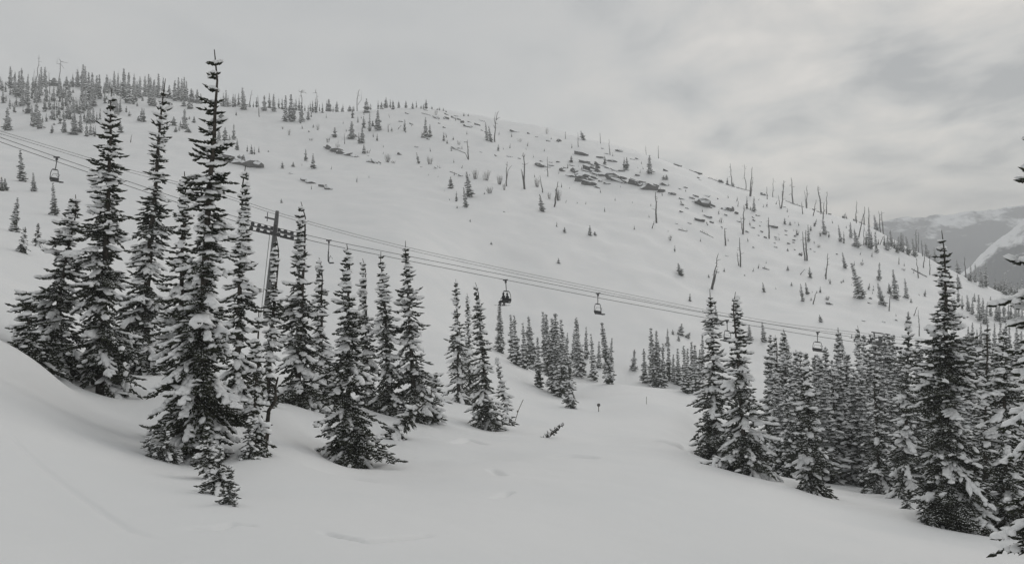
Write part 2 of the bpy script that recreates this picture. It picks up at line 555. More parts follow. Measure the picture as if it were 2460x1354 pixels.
# ------------------------------------------------------------------ survey of the near firs: top x, top y, base x, base y, width, bare leader share, distance (0 = from the ground), label
NEAR = [
 (515, 108, 474, 1100, 275, .30, 0, 'tallest fir of the left clump with a long sparse bare leader'),
 (443, 402, 428, 1010, 200, .07, 24.5, 'bushy snow-laden fir pressed against the left side of the tallest fir'),
 (398, 180, 335, 890, 195, .22, 0, 'tall dark fir with thin leader, second left of the tallest fir'),
 (268, 205, 240, 932, 250, .13, 0, 'broad fir with big snow pads and bare lower trunk at far left'),
 (182, 455, 118, 905, 290, .05, 31.5, 'shaggy leaning fir with drooping snowy boughs at the left edge of clump'),
 (62, 690, 78, 925, 240, .03, 27.5, 'low drooping young fir half buried in the drift at far left'),
 (590, 390, 566, 985, 150, .16, 29, 'slim fir directly right of the tallest fir, top below the rock band'),
 (664, 560, 640, 930, 95, .15, 33, 'narrow young fir in front of the lift tower mast'),
 (622, 735, 612, 1060, 120, .12, 22.5, 'thin sparse fir with snow cap between tallest fir and lift tower'),
 (723, 478, 716, 962, 175, .13, 0, 'fir with brownish cone-covered top just right of the lift tower'),
 (766, 612, 770, 955, 115, .10, 41, 'small fir below the empty chair right of the lift tower'),
 (833, 578, 838, 1112, 225, .10, 0, 'broad snow-loaded fir with a bough touching the open snow slope'),
 (871, 615, 884, 950, 115, .12, 44, 'narrow fir squeezed behind the broad snow-loaded fir'),
 (915, 597, 938, 968, 150, .13, 43, 'forked-top fir left of the pointed fir ending the left clump'),
 (974, 572, 998, 1003, 175, .12, 0, 'pointed fir on the right end of the left clump below the cables'),
 (1062, 892, 940, 1060, 115, .06, 36, 'young fir bent far over to the right before the pointed fir'),
 (1046, 890, 1040, 992, 85, .05, 44, 'low bushy young fir at the right foot of the left clump'),
 (1095, 666, 1103, 962, 105, .06, 0, 'left one of the dark fir group in the middle of the slope'),
 (1122, 700, 1130, 955, 62, .06, 68, 'slim hazy fir standing behind the two middle firs'),
 (1142, 672, 1172, 1027, 140, .07, 0, 'largest fir of the middle group, its foot on the ski run bank'),
 (1192, 850, 1222, 1000, 62, .05, 55, 'short fir leaning on the right foot of the middle group'),
 (1705, 688, 1722, 1104, 185, .14, 0, 'left fir of the tall pair right of the open ski run'),
 (1767, 694, 1792, 1134, 205, .15, 0, 'right fir of the tall pair right of the open ski run'),
 (2262, 545, 2284, 1263, 250, .12, 0, 'tallest fir at right with spiky top against the far valley'),
 (2182, 748, 2172, 1205, 150, .04, 45, 'tall narrow fir immediately left of the tallest right fir'),
 (2408, 790, 2418, 1287, 190, .07, 0, 'dark fir near the right edge beside the overhanging snowy boughs'),
 (2372, 772, 2368, 1235, 130, .08, 41, 'fir between the tallest right fir and the right edge'),
 (1938, 850, 1948, 1180, 150, .05, 0, 'front fir with low skirt standing alone at the forest edge'),
 (2003, 872, 2012, 1152, 130, .05, 0, 'rounded fir right of the front forest-edge fir'),
 (2104, 868, 2112, 1190, 118, .05, 0, 'fir with a small tuft at its foot before the dark right forest'),
 (1862, 800, 1864, 1128, 85, .04, 57, 'narrow fir right behind the tall pair'),
 (1884, 792, 1892, 1112, 92, .05, 63, 'pointed fir standing behind the front forest-edge fir'),
 (2060, 778, 2068, 1118, 100, .05, 66, 'tall pointed fir under the second lift tower cables'),
 (2452, 900, 2450, 1275, 150, .06, 36, 'fir half cut by the right edge behind the snowy boughs'),
]
# low tufts and saplings standing in the near snow
TUFTS = [
 (492, 1010, 500, 1150, 140, 'bushy young fir spilling downhill from the foot of the tallest fir'),
 (528, 1052, 524, 1184, 118, 'young fir just uphill of the lowest sapling'),
 (600, 985, 602, 1100, 110, 'young fir right of the tallest fir foot'),
 (405, 1020, 400, 1108, 84, 'young fir left of the tallest fir foot'),
 (552, 1100, 547, 1210, 98, 'small sapling poking out of the snow below the tallest fir'),
 (566, 1182, 562, 1216, 36, 'tiny snow-capped sapling tip at the lowest point of the left clump'),
 (345, 1035, 372, 1100, 95, 'low dark sapling clump left of the tallest fir foot'),
 (2172, 1165, 2178, 1226, 52, 'small sapling at the forest edge left of the tallest right fir'),
 (2112, 1150, 2112, 1192, 55, 'squat tuft of young fir in front of the right forest'),
 (1368, 850, 1371, 980, 48, 'short fir at the lower end of the ski run bank'),
 (62, 540, 52, 606, 44, 'bent bushy sapling on the upper left snow bank'),
 (92, 532, 90, 592, 40, 'upright bushy sapling right of the bent one on left bank'),
]
near_spec = []
for (xt, yt, xb, yb, w, lead, dep, lab) in NEAR:
    P = at(xb, dep) if dep else hit(xb, yb)
    near_spec.append((P, xt, yt, xb, w, lead, lab))
    d = P[1]
    DIPS.append((P[0], P[1], w * 0.26 * d / F, 0.30 if d < 50 else 0.25))
    if d < 60:
        DIPS.append((P[0] - 0.2, P[1] + w * 0.42 * d / F, w * 0.3 * d / F, -0.22))
for (px, py, R, dp) in [(30, 872, 1.6, -0.5), (105, 925, 1.0, -0.25), (240, 990, 1.5, 0.12), (330, 985, 1.6, 0.2), (790, 1050, 1.3, 0.4), (820, 1135, .8, .25), (700, 1010, 2.0, -0.3),
                        (1690, 1085, 2.0, -0.25), (1830, 1120, 2.4, -0.25), (2200, 1215, 1.6, -0.25), (2350, 1275, 1.2, .3), (1560, 1040, 6, .35), (1240, 1010, 2.2, .35), (1150, 1090, 2, .3)]:
    P = hit(px, py)
    DIPS.append((P[0], P[1], R, dp))
for pts, wd, dp in [([(0, 1020), (70, 1090), (140, 1150), (230, 1215), (310, 1270), (395, 1296)], .06, .022), ([(440, 1270), (520, 1268), (560, 1256), (620, 1262)], .07, .05),
                    ([(765, 1275), (820, 1288), (880, 1299), (960, 1293), (1040, 1283)], .07, .06), ([(1085, 1064), (1130, 1055), (1170, 1068)], .2, .1),
                    ([(1330, 1096), (1380, 1094), (1440, 1100)], .3, .1), ([(1190, 1195), (1225, 1180)], .1, .07), ([(2390, 1300), (2420, 1315), (2462, 1330)], .16, .12),
                    ([(1560, 1055), (1640, 1075), (1690, 1070)], .3, .12), ([(1180, 1125), (1210, 1142)], .12, .06)]:
    LEDGES.append((np.array([hit(*p)[:2] for p in pts]), wd, dp))

# ------------------------------------------------------------------ the snow sheet
ang_f = np.radians(np.linspace(-38, 38, 450))
ang_b = np.radians(np.linspace(38, 322, 110)[1:-1])
angs = np.concatenate([ang_f, ang_b])
rads = np.concatenate([np.exp(np.arange(math.log(2.2), math.log(7), 0.05)), np.exp(np.arange(math.log(7), math.log(60), 0.0085)),
                       np.exp(np.arange(math.log(60), math.log(700), 0.0125)), np.exp(np.arange(math.log(705), math.log(2300), 0.09))])
AA, RR = np.meshgrid(angs, rads)
GX, GY = (RR * np.sin(AA)).ravel(), (RR * np.cos(AA)).ravel()
GZ = ground(GX, GY)
na, nr = len(angs), len(rads)
i0 = (np.arange(nr - 1)[:, None] * na + np.arange(na)[None]).ravel()
i1 = (np.arange(nr - 1)[:, None] * na + ((np.arange(na) + 1) % na)[None]).ravel()
Q = np.stack([i0, i0 + na, i1 + na, i1], 1)
ctr = len(GX)
me = build('snow_ground', np.stack([np.append(GX, 0), np.append(GY, 0), np.append(GZ, -1.7)], 1), Q, [M['snow']])
o = link('snow_ground', me)
tag(o, kind='structure')
bmT = [[ctr, (k + 1) % na, k] for k in range(na)]
me2 = build('snow_underfoot', np.stack([np.append(GX[:na], 0), np.append(GY[:na], 0), np.append(GZ[:na], GZ[:na].mean())], 1), [[na, k, (k + 1) % na] for k in range(na)], [M['snow']])
o2 = link('snow_underfoot', me2)
tag(o2, kind='structure')


# ------------------------------------------------------------------ far mountains
def mountain(name, crest, d_top, d_base, z_base, rows, mats, amp, seed, snowfn, band):
    """crest: photo points of the skyline; the flank runs down towards the viewer"""
    xs = np.linspace(crest[0][0], crest[-1][0], 260)
    ys = np.interp(xs, [c[0] for c in crest], [c[1] for c in crest])
    V, A = [], []
    for j in range(-8, rows):
        t = j / (rows - 1)
        d = d_top + (d_base - d_top) * t if j >= 0 else d_top * (1 - 0.05 * j)
        d = d + (vnoise(xs / 60, t * 5, seed) - .5) * abs(d_top - d_base) * .25 * max(t, 0)
        X = (xs - CX) / F * d
        ztop = (HY - ys) / F * d_top
        prof = max(t, 0) ** 0.85
        z = ztop + (z_base - ztop) * prof
        if j < 0:
            z = ztop + j * amp * 0.9
        rid = 1 - np.abs(vnoise(xs / 34 + t * 1.6, t * 2.2, seed + 1) * 2 - 1)
        rid2 = 1 - np.abs(vnoise(xs / 13 + t * 2, t * 5, seed + 2) * 2 - 1)
        z = z + amp * (rid - .6) * (1.1 if 0 < j else .35) + amp * .4 * (rid2 - .6)
        V.append(np.stack([X, d + 0 * X, z], 1))
        A.append(snowfn(xs, t, ys, HY - F * z / d))
    V = np.concatenate(V); A = np.concatenate(A)
    n, k = rows + 8, len(xs)
    i = (np.arange(n - 1)[:, None] * k + np.arange(k - 1)[None]).ravel()
    me = build(name, V, np.stack([i, i + k, i + k + 1, i + 1], 1), mats)
    at_ = me.attributes.new('snowcover', 'FLOAT', 'POINT')
    at_.data.foreach_set('value', A.astype(np.float32))
    o = link(name, me)
    tag(o, kind='structure')
    return o


def cover_mat(name, scale, dark, light):
    m, nt, b = mat(name, dark, 0.9, 0.1)
    at_ = nt.nodes.new('ShaderNodeAttribute'); at_.attribute_name = 'snowcover'
    tc = nt.nodes.new('ShaderNodeTexCoord')
    n = nt.nodes.new('ShaderNodeTexNoise'); n.inputs['Scale'].default_value = scale; n.inputs['Detail'].default_value = 8; n.inputs['Roughness'].default_value = .65
    nt.links.new(tc.outputs['Object'], n.inputs['Vector'])
    a = nt.nodes.new('ShaderNodeMath'); a.operation = 'MULTIPLY_ADD'
    nt.links.new(n.outputs['Fac'], a.inputs[0]); a.inputs[1].default_value = 2.2
    nt.links.new(at_.outputs['Fac'], a.inputs[2])
    mr = nt.nodes.new('ShaderNodeMapRange'); nt.links.new(a.outputs[0], mr.inputs[0])
    mr.inputs[1].default_value, mr.inputs[2].default_value = 1.4, 1.75
    mx = nt.nodes.new('ShaderNodeMix'); mx.data_type = 'RGBA'
    nt.links.new(mr.outputs[0], mx.inputs[0]); mx.inputs[6].default_value = (*dark, 1); mx.inputs[7].default_value = (*light, 1)
    nt.links.new(mx.outputs[2], b.inputs['Base Color'])
    return m


def cov_range(xs, t, ys, row):
    h = row - ys
    a = .62 - .010 * np.clip(h, 0, 60) + .55 * (vnoise(xs / 45 + row / 40, row / 9, 7) - .5)
    return np.clip(a, -.6, 1.2)


def cov_spur(xs, t, ys, row):
    h = row - ys + (vnoise(xs / 22, row / 30, 9) - .5) * 26
    wd = np.clip((xs - 2318) * .5, 7, 80)
    a = 1.0 - h / wd * .75
    a = np.maximum(a, .75 - np.abs(row - (662 - (xs - 2405) * .72)) / 5 - np.clip(2415 - xs, 0, 40) / 15)
    return np.clip(a, -.5, 1.1)


mountain('mountain_range', [(1950, 600), (2060, 560), (2140, 527), (2165, 520), (2210, 522), (2260, 516), (2330, 507), (2400, 500), (2460, 490), (2600, 478), (2800, 500), (3100, 520)],
         1850, 1350, -105, 90, [cover_mat('forested_range', .02, (.075, .085, .1), (.8, .82, .84))], 9, 21, cov_range, 0)
mountain('mountain_spur', [(2270, 690), (2330, 640), (2352, 615), (2385, 585), (2420, 561), (2460, 528), (2560, 460), (2760, 380), (3050, 350)],
         1050, 800, -105, 90, [cover_mat('snowy_spur', .035, (.06, .068, .078), (.82, .83, .84))], 5, 31, cov_spur, 0)

# ------------------------------------------------------------------ firs
def trunk_soup(S, H, r0, rng, seg=14, sides=8, mi=0, wig=0.03):
    t = np.linspace(0, 1, seg)
    pts = np.stack([np.cumsum(rng.normal(0, wig, seg)) * t, np.cumsum(rng.normal(0, wig, seg)) * t, t * H], 1)
    pts[0, :2] = 0; pts[-1, :2] = 0
    pts[0, 2] = -0.5
    S.tube(pts, r0 * (1 - t) ** 0.85 + 0.012, sides, mi)


def fir_full(H, R, seed, lead=.12, snow=.62, clear=.03, dens=1.0, droop=1.0, sparse=0.0, node=.125):
    """a fir seen close: whorls of boughs, each a spray of needle-covered shoots with pillows of snow on it"""
    rng = np.random.default_rng(seed)
    tr, cr_, sn = Soup(), Soup(), Soup()
    trunk_soup(tr, H, max(.055, H * .0135), rng)
    shP, shD, shL, shR = [], [], [], []
    lpC, lpD, lpA, lpB, lpH = [], [], [], [], []
    pads = []
    gaz, gz_, gw = rng.uniform(0, 6.28, 3), rng.uniform(.12, .8, 3) * H, rng.uniform(.05, .14, 3) * H      # bare-sided stretches
    baz, bz_ = rng.uniform(0, 6.28, 3), rng.uniform(.08, .6, 3) * H                                          # stretches with long boughs
    z = clear * H
    az0 = rng.uniform(0, 6.28)
    ph = rng.uniform(0, 9, 4)
    while z < H * 0.975:
        t = z / H
        inl = t > 1 - lead
        spacing = (.175 + .05 * rng.random()) / dens
        if inl:
            q = (t - (1 - lead)) / max(lead, .01)
            spacing = (.16 + .24 * q) * rng.uniform(.8, 1.3) * max(1.0, H / 11)
        r = R * (1 - t / 1.02) ** .88
        r *= .84 + .28 * math.sin(z * 2.3 + ph[0]) * math.sin(z * .9 + ph[1]) + .12 * rng.normal()
        if t < .08:
            r *= .76 + 3.0 * t
        if inl:
            r = (R * lead ** .88 * .9 * (1 - q) ** .75 + .05) * rng.uniform(.7, 1.2)
        r = max(r, .05)
        nb = int(rng.integers(6, 9)) if not inl else int(rng.integers(3, 6))
        az0 += rng.uniform(.4, 1.2)
        for k in range(nb):
            if rng.random() < (.05 + sparse) and not inl:
                continue
            az = az0 + k * 6.283 / nb + rng.normal(0, .18)
            L = r * rng.uniform(.72, 1.22) * (1 + .16 * math.sin(2 * az + ph[2] + z * .7))
            if not inl:
                for a_, c_, w_ in zip(gaz, gz_, gw):
                    if abs(z - c_) < w_ and math.cos(az - a_) > .35:
                        L *= rng.uniform(.35, .75)
                for a_, c_ in zip(baz, bz_):
                    if abs(z - c_) < .05 * H and math.cos(az - a_) > .6:
                        L *= rng.uniform(1.1, 1.4)
                if rng.random() < .04:
                    L *= rng.uniform(1.15, 1.4)
            L = min(L, r * 1.45)
            zz_ = z + (rng.normal(0, .03) if inl else rng.uniform(-.5, .5) * spacing * 1.6)
            el = math.radians(16 - 40 * (1 - t) ** .8 * droop + rng.normal(0, 13))
            if inl:
                el = math.radians(rng.uniform(5, 35))
            sag = (.30 * L * (1 - t) + .04) * droop * rng.uniform(.6, 1.5)
            rad = np.array([math.cos(az), math.sin(az), 0.0]); side = np.array([-math.sin(az), math.cos(az), 0.0])
            n = max(2, int(round(L / node)))
            ss = np.linspace(0, 1, n + 1)
            sp = rad[None] * (L * math.cos(el) * ss)[:, None]
            sp[:, 2] += L * math.sin(el) * ss - sag * ss ** 1.6 + .10 * L * ss ** 5 + zz_
            start = 1 if (L > .5) else 0
            heavy = inl and rng.random() < .35 or (not inl and vnoise(np.array([az * 1.7 + ph[3] * 3]), np.array([z * 2.4]), seed % 40)[0] + rng.normal(0, .2) > 1 - snow)
            for i in range(n):
                p, dvec = sp[i], sp[i + 1] - sp[i]
                ln = np.linalg.norm(dvec); dvec = dvec / ln
                tip = i == n - 1
                shP.append(p); shD.append(dvec + rng.normal(0, .06, 3)); shL.append(ln * (1.55 if tip else 1.35)); shR.append(.030 + .014 * rng.random())
                if heavy and i >= start and rng.random() < .75:
                    lpC.append(p + dvec * ln * .6 + [0, 0, .045]); lpD.append(dvec); lpA.append(ln * rng.uniform(.7, 1.25)); lpB.append(rng.uniform(.07, .13)); lpH.append(rng.uniform(.045, .08))
                if i < start:
                    continue
                s_ = ss[i]
                for sg in (-1, 1):
                    if rng.random() < .10:
                        continue
                    sl = (.10 + .36 * L * (1 - s_) * (1 if s_ > .25 else .6 + s_)) * rng.uniform(.7, 1.25)
                    sl = min(sl, .52)
                    fa = math.radians(rng.uniform(38, 62))
                    sdir = dvec * math.cos(fa) + sg * side * math.sin(fa)
                    sdir[2] += -.22 * droop * (1 - t) + rng.normal(0, .22)
                    sdir = sdir / np.linalg.norm(sdir)
                    shP.append(p); shD.append(sdir); shL.append(sl); shR.append(.030 + .018 * rng.random())
                    if sl > .24:
                        for sg2 in (-1, 1):
                            for f_ in ((.38, .7) if sl > .38 else (.5,)):
                                q2 = sdir * .75 + sg2 * np.cross(sdir, [0, 0, 1.0]) * .62
                                q2[2] += rng.normal(-.05, .14)
                                shP.append(p + sdir * sl * f_); shD.append(q2); shL.append(sl * .48 * rng.uniform(.7, 1.2)); shR.append(.026 + .012 * rng.random())
                    if rng.random() < (.46 if heavy else .06):
                        lpC.append(p + sdir * sl * rng.uniform(.4, .65) + [0, 0, .04]); lpD.append(sdir); lpA.append(sl * rng.uniform(.4, .65)); lpB.append(rng.uniform(.055, .105)); lpH.append(rng.uniform(.035, .065))
            if heavy and L > .5 and not inl and rng.random() < .34:
                i = int(n * rng.uniform(.5, .85))
                pads.append((sp[i] + [0, 0, .05], sp[min(i + 1, n)] - sp[i], L))
        z += spacing
    shP, shD = np.array(shP), np.array(shD)
    fat = (node / .125) ** .6
    cr_.spindles(shP, shD, shL, np.array(shR) * fat)
    sn.lumps(lpC, lpD, np.array(lpA) * fat, np.array(lpB) * fat, np.array(lpH) * fat, rng=rng)
    padm = []
    for (c, dv, L) in pads:
        V, T = ICO2
        sz = rng.uniform(.6, 1.1) if rng.random() < .85 else rng.uniform(1.1, 1.55)
        a, b_, h = .27 * sz * min(L, 1.5) ** .6, .17 * sz * rng.uniform(.8, 1.2), .095 * sz
        W = V.copy()
        W *= (1 + .55 * (vnoise(W[:, 0] * 2.3 + c[0] * 9, W[:, 1] * 2.3 + W[:, 2] * 1.3 + c[2] * 7, seed % 50) - .5)[:, None] * 2)
        W[:, 2] = np.where(W[:, 2] < 0, W[:, 2] * .35, W[:, 2])
        d_ = dv / np.linalg.norm(dv); A = unit(np.cross(d_, [0, 0, 1.0])); B = np.cross(A, d_)
        W[:, 2] -= .55 * np.clip(W[:, 0], 0, 2) ** 2 + .6 * W[:, 1] ** 2
        W[:, 2] -= np.where(W[:, 2] < -.1, .9 * rng.random(len(W)) ** 3, 0)
        padm.append(build('snow_pad', c + W[:, :1] * a * d_ + W[:, 1:2] * b_ * A + W[:, 2:] * h * B, T, [M['load']]))
    return [tr.mesh('trunk', [M['bark']]), cr_.mesh('crown', [M['needles']]), sn.mesh('snow_load', [M['load']])] + padm


def fir_mid(H, R, seed, tiers, nbr, side, snow, lod):
    """a fir seen from afar: one drooping bough per branch, streaked with snow"""
    rng = np.random.default_rng(seed)
    tr, cr_, sn = Soup(), Soup(), Soup()
    trunk_soup(tr, H, H * .013, rng, 5, 5)
    P, D, L_, Rr, lC, lD, lA, lB, lH = [], [], [], [], [], [], [], [], []
    ph = rng.uniform(0, 9, 3)
    lead = rng.uniform(.05, .12)
    for i in range(tiers):
        t = .015 + .96 * (i / (tiers - 1)) ** .93
        z = t * H
        r = R * (1 - t) ** .88 * (.88 + .2 * math.sin(z * 1.9 + ph[0]) + .12 * rng.normal()) + .08
        if t > 1 - lead:
            r = .16 * R * rng.uniform(.5, 1.2)
        if t < .08:
            r *= .8
        az0 = rng.uniform(0, 6.28)
        nb = max(3, int(round(nbr * (.6 + .4 * (1 - t)) + rng.uniform(-.5, .5))))
        for k in range(nb):
            if rng.random() < .06:
                continue
            az = az0 + 6.283 * k / nb + rng.normal(0, .2)
            L = r * rng.uniform(.7, 1.25)
            el = math.radians(12 - 36 * (1 - t) ** .7 + rng.normal(0, 9))
            rad = np.array([math.cos(az) * math.cos(el), math.sin(az) * math.cos(el), math.sin(el)])
            p = np.array([0, 0, z + rng.normal(0, .1)])
            wd = (.10 + .10 * L) * lod
            P.append(p); D.append(rad); L_.append(L); Rr.append(wd)
            sv = np.array([-math.sin(az), math.cos(az), 0])
            for q in range(side):
                f = .25 + .5 * (q / max(side - 1, 1)) if side > 1 else .45
                for sg in (-1, 1):
                    dv = rad * .75 + sg * sv * .65 + np.array([0, 0, rng.normal(-.1, .15)])
                    P.append(p + rad * L * f); D.append(dv); L_.append(L * .55 * (1.1 - f) * rng.uniform(.7, 1.3) + .08); Rr.append(wd * .7)
                    if rng.random() < snow * .8:
                        lC.append(p + rad * L * f + dv * L * .16 + [0, 0, wd * .75]); lD.append(dv); lA.append(L * .22 + .05); lB.append(wd * .9); lH.append(wd * .55)
            if rng.random() < snow:
                f = rng.uniform(.45, .8)
                lC.append(p + rad * L * f + [0, 0, wd * .75]); lD.append(rad); lA.append(L * rng.uniform(.2, .36)); lB.append(wd * rng.uniform(.9, 1.5)); lH.append(wd * rng.uniform(.5, .8))
    an = np.arange(7) * 6.283 / 7
    core = np.concatenate([np.stack([np.cos(an) * R * .42, np.sin(an) * R * .42, 0 * an + .03 * H], 1), [[0, 0, H * .95]]])
    cr_.add(core, [[k, (k + 1) % 7, 7] for k in range(7)])
    cr_.spindles(P, D, L_, Rr, mid=.5, flat=.75)
    sn.lumps(lC, lD, lA, lB, lH, rng=rng)
    return tr, cr_, sn


BM, CMs, DMs = [], [], []
for k in range(7):
    a = fir_mid(10, 1.25, 500 + k, 32, 8, 2, .34, .85)
    BM.append((a[0].mesh('trunk', [M['bark']]), a[1].mesh('crown', [M['needles_far']]), a[2].mesh('snow_load', [M['load']])))
for k in range(7):
    a = fir_mid(10, 1.3, 600 + k, 20, 7, 1, .34, 1.35)
    c2 = a[1]; base = c2.n
    c2.merge(a[2], 1)
    CMs.append((a[0].mesh('trunk', [M['bark']]), c2.mesh('crown', [M['needles_far'], M['load']])))
DS = []
for k in range(6):
    a = fir_mid(10, 1.5, 700 + k, 13, 6, 0, .22, 2.3)
    S = Soup()
    for src, mi in ((a[0], 2), (a[1], 0), (a[2], 1)):
        S.merge(src, mi)
    DS.append(S)
    DMs.append(S.mesh('fir', [M['needles_far'], M['load'], M['bark']]))

rngp = np.random.default_rng(77)


def place(meshes, name, P, H, Rw, lean, H0, R0, spin, parts=('trunk', 'crown', 'snow_load')):
    e = empty(name, (P[0], P[1], P[2] - .12), (0, lean, 0), (1, 1, 1))
    e.rotation_mode = 'XYZ'
    q = Matrix.Rotation(lean, 4, 'Y') @ Matrix.Rotation(spin, 4, 'Z')
    e.rotation_euler = q.to_euler()
    e.scale = (Rw / R0, Rw / R0, H / H0)
    for i_, me in enumerate(meshes):
        nm = parts[i_] if i_ < len(parts) else 'snow_pad'
        c_ = link(nm, me, e)
        if nm == 'snow_load':
            c_['kind'] = 'stuff'
    return e


for i, (P, xt, yt, xb, w, lead, lab) in enumerate(near_spec):
    d = P[1]
    H = (HY - F * P[2] / d - yt) * d / F
    Rw = w / 2 * d / F
    lean = math.atan2((xt - xb) * d / F, H)
    dens, node = (1.0, .125) if d < 27 else (.95, .155) if d < 36 else (.8, .185) if d < 52 else (.68, .23)
    ms = fir_full(H, Rw * (1.04 if d < 40 else .95), 100 + i * 7, lead, snow=(.45, .38, .42, .34)[i % 4] - (.05 if d > 40 else 0), dens=dens, node=node, sparse=.35 if 'sparse fir' in lab else .02, clear=.075 if 'bare lower trunk' in lab else .012)
    e = place(ms, 'fir_tree', P, H, 1, lean, H, 1, 0.0)
    tag(e, lab, 'fir tree', 'large firs near the ski run')
print('NEAR', [(round(p[0][1]), round((HY - F * p[0][2] / p[0][1] - p[2]) * p[0][1] / F, 1)) for p in near_spec])

for i, (xt, yt, xb, yb, w, lab) in enumerate(TUFTS):
    P = hit(xb, yb)
    d = P[1]
    H = (yb - yt) * d / F
    Rw = w / 2 * d / F
    k_ = max(1.0, 2.4 / H)
    ms = fir_full(H * k_, max(Rw, .1) * k_ * 1.05, 900 + i, .08, snow=.32, dens=1.1, clear=.02)
    e = place(ms, 'fir_sapling', P, H, max(Rw, .1), math.atan2((xt - xb) * d / F, H) * .8, H * k_, max(Rw, .1) * k_, 0)
    tag(e, lab, 'sapling', 'young firs in the near snow')

# the fir that stands just outside the right edge: only its bough ends reach into the picture
P = at(2622, 15.0)
Hn = (HY - F * P[2] / P[1] + 260) * P[1] / F
ms = fir_full(Hn, 1.62, 4242, .06, snow=.7, clear=.10)
e = place(ms, 'fir_tree', P, Hn, 1, -.055, Hn, 1, .4)
tag(e, 'big near fir whose heavy snow-covered boughs reach in at the right edge', 'fir tree')

# ------------------------------------------------------------------ survey of everything on the far slope
# each block: zoom origin x, y and scale; then items. Firs: "x top base", "x top base width" or "xtop top xbase base width"
def parse(org, txt):
    ox, oy, sc = org
    out = []
    for q in txt.split(','):
        v = [float(t) for t in q.split()]
        if not v:
            continue
        if len(v) == 3:
            v = [v[0], v[1], v[0], v[2], max(.24 * (v[2] - v[1]), 26)]
        elif len(v) == 4:
            v = [v[0], v[1], v[0], v[2], v[3]]
        out.append((ox + v[0] / sc, oy + v[1] / sc, ox + v[2] / sc, oy + v[3] / sc, v[4] / sc))
    return out


